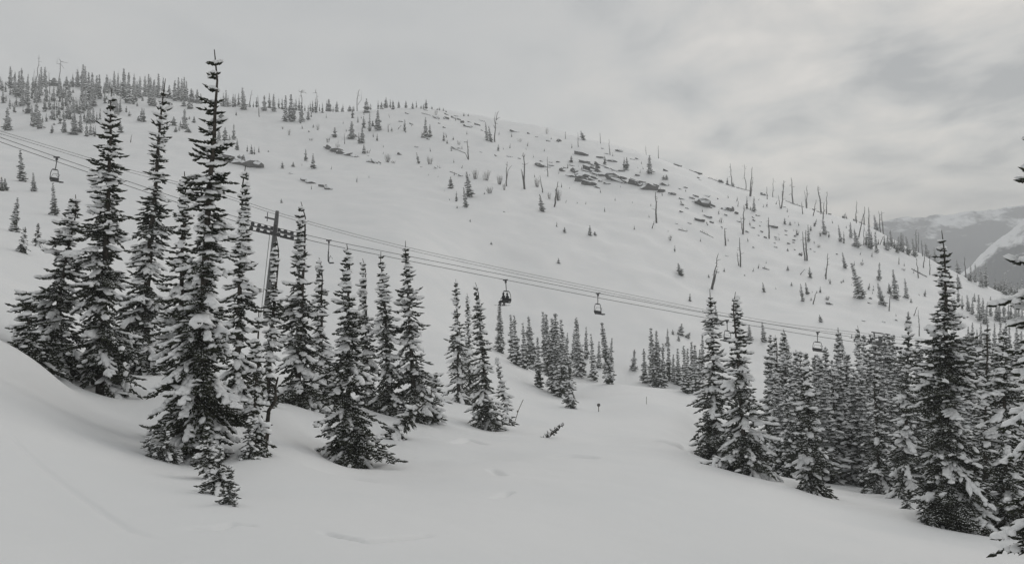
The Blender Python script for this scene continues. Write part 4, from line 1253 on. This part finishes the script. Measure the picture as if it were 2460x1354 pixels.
SHRUBS = [
 (R3, '1190 800 890 60', 'small shrub below the two stout skyline firs'), (R3, '1100 765 800 40', 'tiny twigs left of the small shrub below stout firs'), (R3, '1525 930 970 80', 'low twigs left of the left-centre rock ledge'),
 (R3, '1770 920 1000 80', 'shrub on top of the left end of the left-centre ledge'), (R3, '265 1090 1125 60', 'faint twigs above the long left rock band'), (R3, '1620 720 820 60', 'thin twigs right of the stout firs'),
 (R4, '190 950 1010 90', 'twigs growing on the left-centre rock ledge'), (R4, '1555 1140 1260 95', 'round bare shrub in the snow right of the leaning fir'), (R4, '930 1100 1230 110', 'bare shrub right of the short rock slab'),
 (R4, '1015 1205 1245 90', 'trailing twigs right of the short rock slab'), (R4, '640 1040 1095 90', 'shrub at the foot of the small fir above the ledge'), (R4, '1645 445 530 80', 'bushy shrub among the skyline rocks'),
 (R5, '720 1050 1190 170', 'largest bare shrub in the middle of the snowfield'), (R5, '565 1030 1170 90', 'thin shrub left of the largest bare shrub'), (R5, '920 1120 1250 110', 'shrub right of the largest bare shrub'),
 (R5, '1225 560 620 110', 'faint twigs under the skyline right of twin-top snag'), (R5, '320 600 665 60', 'small pale shrub left of the upright snag'), (R5, '1625 410 505 70', 'spiky shrub on the skyline'),
 (R6, '780 420 520 120', 'bare shrub above the open lower snowfield'), (R6, '995 370 470 60', 'twigs at the foot of the two-pronged snag'), (R6, '1480 280 430 90', 'shrub left of the leaning central trunk'), (R6, '1665 500 600 80', 'low twigs left of the dark leaning trunk foot'), (R6, '1795 450 630 110', 'twiggy shrub behind the dark leaning trunk'),
 (R7, '820 870 955 100', 'dense dark shrub in the talus'), (R7, '60 1130 1215 60', 'pale shrub alone left of the talus'), (R8, '455 1265 1325 70', 'shrub at the foot of the close snag pair'), (R8, '405 930 1010 60', 'small shrub in the right talus'), (R8, '710 1150 1195 80', 'low shrub on the right slope'),
 (R11, '780 680 740 66', 'round pale shrub low on the right slope'), (R11, '1300 180 225 90', 'faint twigs on the right slope'), (R9, '365 740 770 70', 'low twigs above the open right slope'),
]
for org, q, lab in SHRUBS:
    ox, oy, sc = org
    x, yt, yb, w = [float(t) for t in q.split()]
    x, yt, yb, w = ox + x / sc, oy + yt / sc, oy + yb / sc, w / sc
    P = hit(x, yb); d = P[1]
    Hh, Rw = (yb - yt) * d / F * 1.1, w / 2 * d / F
    S = Soup()
    for k in range(34 if w * (yb - yt) > 300 else 16):
        a_ = rs.uniform(0, 6.28); q_ = rs.random() ** .6
        b0 = P + [math.cos(a_) * Rw * .45 * q_, math.sin(a_) * Rw * .45 * q_, -.1]
        tp = P + [math.cos(a_) * Rw * q_ + rs.normal(0, .15), math.sin(a_) * Rw * q_, Hh * rs.uniform(.45, 1.05)]
        md = (b0 + tp) / 2 + rs.normal(0, .12, 3)
        S.tube([b0, md, tp], [.035, .028, .012], 3, cap=False)
        S.tube([md, md + (tp - b0) * .35 + rs.normal(0, .25, 3)], [.022, .01], 3, cap=False)
    o = link('bare_shrub', S.mesh('bare_shrub', [M['bark']]))
    tag(o, lab, 'shrub', 'bare shrubs on the far slope')

# ---- rocks
ROCKM = []
for k in range(9):
    V, T = ICO2
    rr_ = np.random.default_rng(40 + k)
    W = np.sign(V) * np.abs(V) ** .62
    for c_ in range(7):                                    # planed faces
        nrm = unit(rr_.normal(0, 1, 3)); h = rr_.uniform(.55, .85)
        dd_ = W @ nrm - h
        W = W - np.where(dd_ > 0, dd_, 0)[:, None] * nrm[None]
    W = W * (1 + .10 * rr_.normal(0, 1, (len(W), 1)))
    ROCKM.append(build('rock', W, T, [M['rock']], None, False))


def rock(org, x, y, w, h, parent=None):
    ox, oy, sc = org
    px, py = ox + x / sc, oy + (y + h * .4) / sc
    P = hit(px, py); d = P[1]
    W_, H_ = w / sc * d / F, h / sc * d / F
    o = link('rock', ROCKM[int(rs.integers(0, len(ROCKM)))], parent)
    o.location = P + np.array([0, W_ * .12 + H_ * .2, H_ * .35])
    o.scale = (W_ * .76, max(W_ * .42, H_ * .9), max(H_ * .62, .16))
    # strata dip to the right, as the slope does
    o.rotation_euler = (rs.normal(0, .15), math.radians(16) + rs.normal(0, .10), rs.normal(0, .35))
    return o


RO = (1300, 340, 6.15)
OUT = [
 ('long dark rock band at left above the cables', [(R3, '40 1175 230 110,190 1200 250 120,330 1235 260 130,460 1270 250 135,600 1300 240 140,690 1320 150 105,-40 1150 160 100,110 1190 240 90,260 1225 240 100,400 1260 240 110,530 1290 230 110')]),
 ('left-centre rock ledge with a thin tail', [(R4, '60 1025 110 45,150 1050 150 75,250 1085 150 65,340 1112 130 45,420 1132 100 35,475 1138 40 30,10 1010 60 24')]),
 ('short rock slab right of the left-centre ledge', [(R4, '670 1205 100 55,740 1225 120 55,790 1238 50 40')]),
 ('low rock pair below the left skyline', [((600, 180, 3.386), '455 850 60 34,500 868 70 34,585 900 60 28,630 918 55 34,340 800 40 12')]),
 ('flat dark boulder ledge left of the big outcrop', [(R5, '1500 960 110 62,1580 968 90 48,1540 910 52 20,1680 920 50 16,1700 965 70 24,1780 915 55 24,1655 995 30 16,1840 1030 44 50')]),
 ('big broken rock outcrop in the centre of the slope', [(RO, '640 300 130 40,690 395 120 95,810 430 150 64,660 430 90 30,500 440 115 64,440 500 95 48,630 485 160 94,570 540 150 74,560 580 110 40,700 620 165 74,800 540 130 30,800 625 84 36,820 475 120 46,930 490 150 62,1040 520 195 112,1080 475 110 42,1140 570 200 42,1220 545 100 34,1240 600 100 42,1350 555 64 26,1380 615 155 62,1460 640 120 50,1600 675 175 104,1850 635 150 32,1780 730 130 42,1935 770 84 36,830 335 120 32,980 385 92 26,1090 420 100 26,1170 437 100 24,840 385 84 30,1425 500 64 24,1480 595 100 26,315 420 64 46,350 385 42 22,450 350 54 26,820 675 72 26,990 620 110 20,1700 650 60 40,740 560 80 40,880 585 60 20,760 350 60 20,720 330 60 20,900 350 50 18')]),
 ('dark boulder outcrop right of the big one', [(R7, '535 660 175 122,430 640 54 42,440 560 62 30,590 600 64 24,610 555 74 26,680 690 92 52,380 585 70 24,640 720 60 20')]),
 ('broken rock strip along the skyline', [(R5, '150 270 64 28,250 270 84 26,320 290 50 24,370 325 44 34,465 390 125 42,590 360 84 30,470 325 50 14,660 305 64 20,280 235 60 16,150 220 80 14,1145 460 112 30,1350 493 48 22,110 275 40 20'), (R4, '1640 565 74 42,1800 580 54 30,1210 505 54 22,1500 460 60 16')]),
]
for lab, blocks in OUT:
    items = [(org, *[float(t) for t in q.split()]) for org, txt in blocks for q in txt.split(',')]
    P0 = hit(items[0][0][0] + items[0][1] / items[0][0][2], items[0][0][1] + items[0][2] / items[0][0][2])
    e = empty('rock_outcrop', tuple(P0))
    tag(e, lab, 'rock outcrop')
    for (org, x, y, w, h) in items:
        o = rock(org, x, y, w, h, e)
        o.location = Vector(o.location) - Vector(P0)
LOOSE = [
 ('snow-capped rock on the slope left of the big outcrop', [(R4, '1100 1108 86 24,1460 860 62 22,1530 885 52 22,1125 623 62 18,1280 662 52 18,1660 1310 92 24,1350 1000 44 20,1760 712 36 22,1430 1295 24 16,1690 655 30 14,650 1138 30 10'), (R5, '100 405 34 24,640 770 44 16,870 825 42 20,1065 835 66 24,1210 863 36 18,250 705 70 18,320 715 44 14,1465 545 34 16,1635 605 54 20,1795 600 74 40,340 1115 64 26,660 450 30 14')]),
 ('snow-capped rock just above the big central outcrop', [(RO, '580 175 165 72,870 237 84 26,1045 277 115 46,1355 260 74 20,1430 255 70 20,1840 430 68 20,2010 300 92 32,900 100 30 22,960 175 54 16,1140 135 100 30')]),
 ('snow-capped rock of the right talus field', [(R7, '805 290 94 36,925 358 48 22,1000 368 44 16,460 197 110 16,915 760 135 52,1050 810 54 42,235 597 84 22,235 683 44 26,95 525 80 36,500 913 118 46,610 853 104 26,670 943 58 24,820 1012 28 14,150 962 38 14,345 957 44 18,310 740 38 14,1590 1010 94 40,1280 1020 54 28,1200 1085 48 24,1055 930 64 14,1620 1165 28 20,1600 1250 24 16,1625 1315 34 14,1475 1170 48 30,1365 1137 26 18,1390 1000 28 14,1400 940 24 14,1425 500 44 36,1480 520 54 22,290 433 44 16,205 453 40 14,1415 1085 32 24,1770 1070 26 16,1815 1260 38 20,765 597 20 16,1430 370 58 34,230 790 60 14,890 838 44 16,990 735 40 14,1290 875 34 16,1300 915 40 20,1350 845 40 20,1385 850 26 16,1160 885 34 10,490 235 30 16,480 290 40 20,500 320 30 12'), (R8, '90 1040 28 18,90 1075 26 14,65 1130 26 14,85 1190 44 14,275 1135 44 18,240 945 28 16,235 1010 30 14,125 1000 22 12,1090 655 44 30,885 590 40 22,455 470 50 18,1265 690 48 26,370 1230 34 14,210 598 38 12,640 487 24 20,350 1085 40 20,345 1120 30 16,405 1000 36 30,370 1025 32 24,600 1220 34 14,655 1255 22 16,990 1295 28 14')]),
 ('dark rock lying alone on the lower right snow', [(R11, '825 795 86 36,1425 787 74 14,1810 1040 44 18,1320 1048 44 14,1620 1065 34 22,1430 715 40 24,390 65 54 34'), (R12, '895 210 40 14,1165 500 22 14,1295 85 22 18')]),
]
for lab, blocks in LOOSE:
    its = []
    for org, txt in blocks:
        for q in txt.split(','):
            v = [float(t) for t in q.split()]
            its.append((org[0] + v[0] / org[2], org, v))
    its.sort(key=lambda q: q[0])
    for j, (_x, org, v) in enumerate(its):
        o = rock(org, *v)
        n3 = -(-len(its) // 3)
        jj = j if len(its) <= len(ORD) else j % n3
        nm = (ORD[jj] if jj == 0 else ORD[jj] + ' from left') + ' ' + lab.replace('of the right', 'in the ' + ('left', 'middle', 'right')[j // n3] + ' third of the right')
        tag(o, nm, 'rock', lab.replace('rock', 'rocks', 1))

# ------------------------------------------------------------------ the chairlift
def lift_pt(px, py, off=0.0):
    """point of the lift line seen at this photo pixel; off = metres across the line towards the far side"""
    u = (px - CX) / F
    d = 102.0 / (1 - .27 * u)
    d = d + off * .965
    return np.array([u * d, d, -(py - HY) / F * d])


LDIR = unit(np.array([1.0, .27, 0.0])); LNRM = np.array([-LDIR[1], LDIR[0], 0.0])
ROWS_FAR = [(-60, 308), (0, 330), (138, 378), (400, 467), (597, 531), (662, 546), (735, 564), (790, 577), (1000, 619), (1215, 661), (1437, 704), (1700, 753), (1965, 797), (2090, 815), (2140, 822), (2260, 838), (2480, 860)]
xs_f, ys_f = zip(*ROWS_FAR)


def rope(name, off, dy, label, rad, rows, x0=-200, x1=2480):
    x = np.linspace(x0, x1, 130)
    y = np.interp(x, rows[0], rows[1]) if x0 >= rows[0][0] else np.where(x < rows[0][0], rows[1][0] + (x - rows[0][0]) * .36, np.interp(x, rows[0], rows[1]))
    k = np.ones(5) / 5
    ysm = np.convolve(np.pad(y, 2, 'edge'), k, 'valid')
    ysm[:2], ysm[-2:] = y[:2], y[-2:]
    S = Soup()
    S.tube([lift_pt(a, b_ + dy, off) for a, b_ in zip(x, ysm)], rad, 6)
    o = link(name, S.mesh(name, [M['rope']]))
    tag(o, label, 'cable', 'cables of the chairlift')


fr = (xs_f, ys_f)
rope('haul_rope', 1.9, 0, 'far haul rope carrying the empty chairs past both lift towers', .034, fr)
rope('haul_rope', -1.9, 11, 'near, lowest haul rope carrying the chair with two riders', .034, fr)
rc = ([-60, 0, 300, 530, 660, 850, 1000, 1215, 1437, 1700, 1880, 2100, 2145, 2480], [297, 315, 405, 464, 509, 562, 599, 646, 692, 745, 777, 803, 808, 838])
rope('signal_cable', .6, 0, 'upper thin signal cable strung over the tops of the lift towers', .022, rc)
rope('signal_cable', -.6, 6, 'lower thin signal cable strung over the tops of the lift towers', .022, rc)


def row_far(px):
    return float(np.interp(px, xs_f, ys_f))


def add_part(parent, name, fn, material, smooth=True):
    S = Soup(); fn(S)
    return link(name, S.mesh(name, [material], smooth), parent)


def rope_slope(px):
    a, b_ = lift_pt(px - 40, row_far(px - 40)), lift_pt(px + 40, row_far(px + 40))
    return unit(b_ - a)


def tower(px_base, py_sheave, px_sheave, top_py, label, tall_frame):
    c = lift_pt(px_sheave, py_sheave, 0)
    t = rope_slope(px_sheave)
    up = unit(np.cross(LNRM, t) * -1); up = up if up[2] > 0 else -up
    up = unit(up * .45 + np.array([0, 0, .55]))
    base = lift_pt(px_base, py_sheave, 0)
    gz = ground([base[0]], [base[1]], False)[0]
    hh = c[2] - gz + 1.0
    base = c - up * hh
    e = empty('lift_tower', tuple(base))
    tag(e, label, 'lift tower', 'towers of the chairlift')
    L = lambda p: np.asarray(p) - base
    add_part(e, 'mast', lambda S: S.tube([L(base - up * .5), L(base + up * hh * .5), L(c + up * .35)], [.36, .31, .26], 14), M['steel'])
    arm_c = c + up * .45
    add_part(e, 'crossarm', lambda S: (S.box(L(arm_c), (4.5, .30, .34), np.stack([LNRM, t, up]))), M['steel'], False)
    if tall_frame:
        add_part(e, 'lifting_mast', lambda S: S.tube([L(c + up * .3), L(c + up * 1.9)], [.26, .2], 12), M['steel'])
        add_part(e, 'lifting_beam', lambda S: S.box(L(c + up * .85 - t * .55), (1.5, .2, .2), np.stack([t, LNRM, up])), M['steel'], False)
        add_part(e, 'antenna', lambda S: S.tube([L(arm_c - t * 1.0), L(arm_c - t * 1.05 + up * 1.0)], .05, 6), M['steel'])
    else:
        for q in (-1.15, 1.15):
            add_part(e, 'lifting_post', lambda S: S.tube([L(c + t * q * .75 + up * .3), L(c + t * q + up * 1.0)], .09, 8), M['dsteel'])
        add_part(e, 'lifting_beam', lambda S: S.box(L(c + up * 1.02), (3.0, .16, .16), np.stack([t, LNRM, up])), M['dsteel'], False)
    for off, sg in ((1.9, 1), (-1.9, -1)):
        half = 3.0
        dy = 0 if sg > 0 else 11
        y = lambda a: lift_pt(a, row_far(a) + dy, off)
        def train(S):
            m0 = c + LNRM * off
            zoff = lift_pt(px_sheave, row_far(px_sheave) + dy, off)[2] - m0[2]
            m1 = m0 + np.array([0, 0, zoff])
            S.box(L(m1 - up * .30), (half * 1.1, .10, .16), np.stack([t, LNRM, up]))
            for q in (-.55, .55):
                S.box(L(m1 + t * half * q - up * .42), (half * .75, .12, .12), np.stack([t, LNRM, up]))
            S.box(L(m1 + up * .1), (.34, .2, .9), np.stack([t, LNRM, up]))
            for q in (-1.08, 1.08):
                S.tube([L(m1 + t * half * q), L(m1 + t * half * (q * 1.06) + up * .55 - LNRM * .25 * sg)], .045, 5)
            S.box(L(m1 + LNRM * .55 * sg + up * .0), (half * 2.0, .5, .05), np.stack([t, LNRM, up]))
        tr_ = add_part(e, 'sheave_train', train, M['dsteel'], False)
        m0 = c + LNRM * off
        zoff = lift_pt(px_sheave, row_far(px_sheave) + dy, off)[2] - m0[2]
        for k in range(8):
            p = m0 + np.array([0, 0, zoff]) + t * half * ((k + .5) / 4 - 1) - up * .23
            def wheel(S):
                S.tube([L(p - LNRM * .09), L(p - LNRM * .05), L(p + LNRM * .05), L(p + LNRM * .09)], [.23, .18, .18, .23], 14)
            add_part(tr_, 'sheave', wheel, M['dsteel'])
    def ladder(S):
        o_ = -t * .55
        for q in (-.2, .2):
            S.tube([L(base + o_ + LNRM * q), L(c + o_ + LNRM * q)], .03, 5)
        for k in range(int(hh / .32)):
            p = base + up * (.3 + k * .32) + o_
            S.tube([L(p - LNRM * .2), L(p + LNRM * .2)], .016, 4)
    add_part(e, 'ladder', ladder, M['steel'])
    return e


tower(652, 546, 662, 508, 'grey steel lift tower with sheave trains among the left firs', True)
tower(2112, 818, 2115, 803, 'dark lift tower with portal frame half hidden in the right forest', False)


def chair(px, off, dy, label, face, swing=0.0, W=1.75, yaw=0.0):
    """a fixed-grip chair; face = +1 when its front looks down the line (to the right)"""
    g = lift_pt(px, row_far(px) + dy, off)
    e = empty('lift_chair', tuple(g))
    ang = math.atan2(LDIR[1], LDIR[0])
    e.rotation_euler = (0, swing, (ang if face > 0 else ang + math.pi) + yaw)
    tag(e, label, 'chairlift chair', 'chairs hanging on the lift')
    # local frame: x forward along the line, y across, z up
    add_part(e, 'grip', lambda S: (S.box((0, 0, -.02), (.62, .14, .16)), S.box((0, .06, -.2), (.2, .16, .34))), M['dsteel'], False)
    add_part(e, 'hanger', lambda S: S.tube([(0, .06, -.2), (-.02, .08, -.6), (-.06, .05, -1.1), (-.10, 0, -1.34)], [.06, .05, .05, .05], 8), M['dsteel'])
    add_part(e, 'yoke', lambda S: S.box((-.10, 0, -1.38), (.12, W * .5, .14)), M['dsteel'], False)
    for sg in (-1, 1):
        add_part(e, 'side_bar', lambda S: S.tube([(-.10, sg * W * .25, -1.36), (-.10, sg * W * .36, -1.44), (-.14, sg * W * .44, -1.75), (-.16, sg * W * .5, -2.45), (-.02, sg * W * .5, -2.72), (.42, sg * W * .5, -2.70)], .04, 7), M['dsteel'])
    add_part(e, 'seat', lambda S: S.box((.18, 0, -2.66), (.52, W, .11)), M['vinyl'], False)
    add_part(e, 'backrest', lambda S: S.box((-.12, 0, -2.40), (.07, W, .34)), M['vinyl'], False)
    def bar(S):
        z0 = -1.86 if face > 0 else -1.9
        S.tube([(-.14, -W * .42, -2.3), (.10, -W * .4, z0), (.16, 0, z0 + .02), (.10, W * .4, z0), (-.14, W * .42, -2.3)], .02, 6)
        S.tube([(.12, -.25, z0), (.36, -.25, z0 - .35)], .016, 5)
    add_part(e, 'safety_bar', bar, M['dsteel'])
    return e


chair(136, 1.9, 0, 'empty chair hanging at the far left of the lift line', 1, .05, 1.75, -.24)
chair(790, 1.9, 0, 'empty chair seen edge-on just right of the left lift tower', 1, -.04)
chair(1437, 1.9, 0, 'empty chair hanging in the middle right of the riders', 1, -.03, 1.75, .16)
chair(1965, 1.9, 0, 'empty chair hanging over the right forest', 1, -.02, 1.75, .2)
chair(1746, -1.9, 8, 'empty chair half hidden behind the tall fir pair', -1, -.02)
rider_chair = chair(1214, -1.9, 11, 'occupied chair carrying two riders over the central snowfield', -1, .03, 1.75, .36)


# ---- the two riders, one continuous seated body each
def person(label, ysh, jacket, lean_head):
    bpy.context.view_layer.update()
    V = {'pelvis': (.10, 0, -2.50), 'belly': (.07, 0, -2.30), 'chest': (.07, 0, -2.05), 'neck': (.09, 0, -1.86), 'head0': (.11, 0, -1.78), 'head1': (.13, 0, -1.68), 'head2': (.12, 0, -1.58),
         'shl': (.08, .18, -1.94), 'ell': (.18, .27, -2.18), 'wrl': (.40, .18, -2.28), 'hal': (.47, .15, -2.28), 'shr': (.08, -.18, -1.94), 'elr': (.18, -.27, -2.18), 'wrr': (.40, -.18, -2.28), 'har': (.47, -.15, -2.28),
         'hil': (.14, .11, -2.50), 'knl': (.58, .13, -2.49), 'anl': (.62, .13, -2.92), 'tol': (.80, .13, -2.97), 'hir': (.14, -.11, -2.50), 'knr': (.58, -.13, -2.49), 'anr': (.66, -.13, -2.92), 'tor': (.84, -.13, -2.97)}
    Rd = {'pelvis': .17, 'belly': .16, 'chest': .18, 'neck': .075, 'head0': .085, 'head1': .115, 'head2': .10, 'sh': .105, 'el': .07, 'wr': .05, 'ha': .055, 'hi': .12, 'kn': .09, 'an': .075, 'to': .065}
    E = [('pelvis', 'belly'), ('belly', 'chest'), ('chest', 'neck'), ('neck', 'head0'), ('head0', 'head1'), ('head1', 'head2'), ('chest', 'shl'), ('shl', 'ell'), ('ell', 'wrl'), ('wrl', 'hal'), ('chest', 'shr'), ('shr', 'elr'), ('elr', 'wrr'), ('wrr', 'har'),
         ('pelvis', 'hil'), ('hil', 'knl'), ('knl', 'anl'), ('anl', 'tol'), ('pelvis', 'hir'), ('hir', 'knr'), ('knr', 'anr'), ('anr', 'tor')]
    names = list(V); co = [V[n_] for n_ in names]
    me = bpy.data.meshes.new('body')
    me.from_pydata(co, [(names.index(a), names.index(b_)) for a, b_ in E], [])
    tmp = bpy.data.objects.new('body_cage', me); C.objects.link(tmp)
    md = tmp.modifiers.new('skin', 'SKIN')
    md.use_smooth_shade = True
    for i, n_ in enumerate(names):
        rad = Rd.get(n_, Rd.get(n_[:2], .08))
        me.skin_vertices[0].data[i].radius = (rad, rad)
        me.skin_vertices[0].data[i].use_root = n_ == 'pelvis'
    tmp.modifiers.new('sub', 'SUBSURF').levels = 1
    dg = bpy.context.evaluated_depsgraph_get()
    bm_ = bpy.data.meshes.new_from_object(tmp.evaluated_get(dg))
    bpy.data.objects.remove(tmp)
    bpy.data.meshes.remove(me)
    bm_.materials.clear(); bm_.materials.append(M['jacket']); bm_.materials.append(M['trousers'])
    for p in bm_.polygons:
        z = p.center.z
        p.material_index = 1 if (z < -2.40 and p.center.x > .2) or z < -2.6 else 0
    mw = rider_chair.matrix_world
    e = link('person', bm_)
    e.matrix_world = mw @ Matrix.Translation((0, ysh, -.03))
    tag(e, label, 'person', 'riders on the chairlift')
    add_part(e, 'helmet', lambda S: S.add(ICO2[0] * [.145, .125, .125] + [.11, 0, -1.62], ICO2[1]), M['helmet'])
    add_part(e, 'goggles', lambda S: S.box((.235, 0, -1.68), (.05, .17, .075)), M['vinyl'], False)
    for sg in (-1, 1):
        S = Soup()
        S.tube([(.05, sg * .13, -3.05), (.5, sg * .13, -3.06), (1.1, sg * .13, -3.06), (1.5, sg * .13, -3.03), (1.62, sg * .13, -2.95)], .06, 6)
        S.V[-1][:, 2] = S.V[-1][:, 2] * .35 + (-3.03) * .65 + np.clip(S.V[-1][:, 0] - 1.4, 0, 1) * .3
        k = link('ski', S.mesh('ski', [M['ski']]))
        k.matrix_world = mw @ Matrix.Translation((-.25, ysh, -.0))
        tag(k, ('left' if sg > 0 else 'right') + ' ski of the ' + ('nearer' if ysh > 0 else 'farther') + ' chairlift rider', 'ski', 'skis of the riders')
    return e


person('rider in black jacket on the nearer side of the occupied chair', .48, 0, 0)
person('rider in black jacket on the farther side of the occupied chair', -.30, 0, 0)

# ---- small things on the run
P = hit(1438, 988); top = pxpt(1438, 972, P[1])
e = empty('trail_marker', tuple(P)); tag(e, 'round dark trail marker on a short post in the ski run', 'sign')
add_part(e, 'post', lambda S: S.tube([(0, 0, -.4), tuple(top - P)], .035, 6), M['bamboo'])
add_part(e, 'disc', lambda S: S.tube([tuple(top - P + np.array([0, -.05, 0])), tuple(top - P + np.array([0, -.02, 0]))], .15, 16), M['sign'])
for (xt, yt, xb, yb, rr, lab) in [(1553, 952, 1553, 970, .022, 'thin upright marker pole at the right of the ski run'), (1257, 959, 1235, 1008, .022, 'thin pole leaning right beside the middle fir group')]:
    P = hit(xb, yb); S = Soup()
    S.tube([P - [0, 0, .3], (P + pxpt(xt, yt, P[1])) / 2, pxpt(xt, yt, P[1])], rr, 6)
    if 'leaning' in lab:
        q = P * .62 + pxpt(xt, yt, P[1]) * .38
        S.tube([q, q + [.0, 0, .12]], .05, 6)
    o = link('marker_pole', S.mesh('marker_pole', [M['bamboo']])); tag(o, lab, 'pole')
# the uprooted little fir lying slantwise in the run
P = hit(1308, 1050)
Ht = math.hypot(42, 40) * P[1] / F
ms = fir_full(Ht, .26, 3131, .12, snow=.05, dens=.75, clear=.02, droop=.3)
e = place(ms, 'fir_sapling', P, Ht, 1, math.radians(50), Ht, 1, 0)
tag(e, 'bare little fir sticking slantwise out of the open ski run', 'sapling', 'young firs in the near snow')
# the leaning half-dead stem in front of the lift tower
P = hit(632, 1072)
S = snag('dead_tree', [P, pxpt(650, 985, P[1]), pxpt(668, 905, P[1])], .085, np.random.default_rng(3), 16)
o = link('dead_tree', S.mesh('dead_tree', [M['bark']])); tag(o, 'dark leaning broken stem in the snow right of the tallest fir', 'dead tree')

# ------------------------------------------------------------------ haze: the cold moist air over the whole valley
S = Soup(); S.box((0, 0, 0), (4700, 4700, 275))
o = link('haze', S.mesh('haze', [], False))
o.location = (0, 0, 14.5)
o.display_type = 'WIRE'
hm = bpy.data.materials.new('cold_air'); hm.use_nodes = True
hn = hm.node_tree
hn.nodes.remove(hn.nodes['Principled BSDF'])
pv = hn.nodes.new('ShaderNodeVolumePrincipled')
pv.inputs['Color'].default_value = (.975, .985, .995, 1)
pv.inputs['Density'].default_value = HAZE
pv.inputs['Anisotropy'].default_value = .2
hn.links.new(pv.outputs[0], hn.nodes['Material Output'].inputs['Volume'])
o.data.materials.append(hm)
tag(o, 'thin pale winter haze filling the valley', 'haze', kind='stuff')
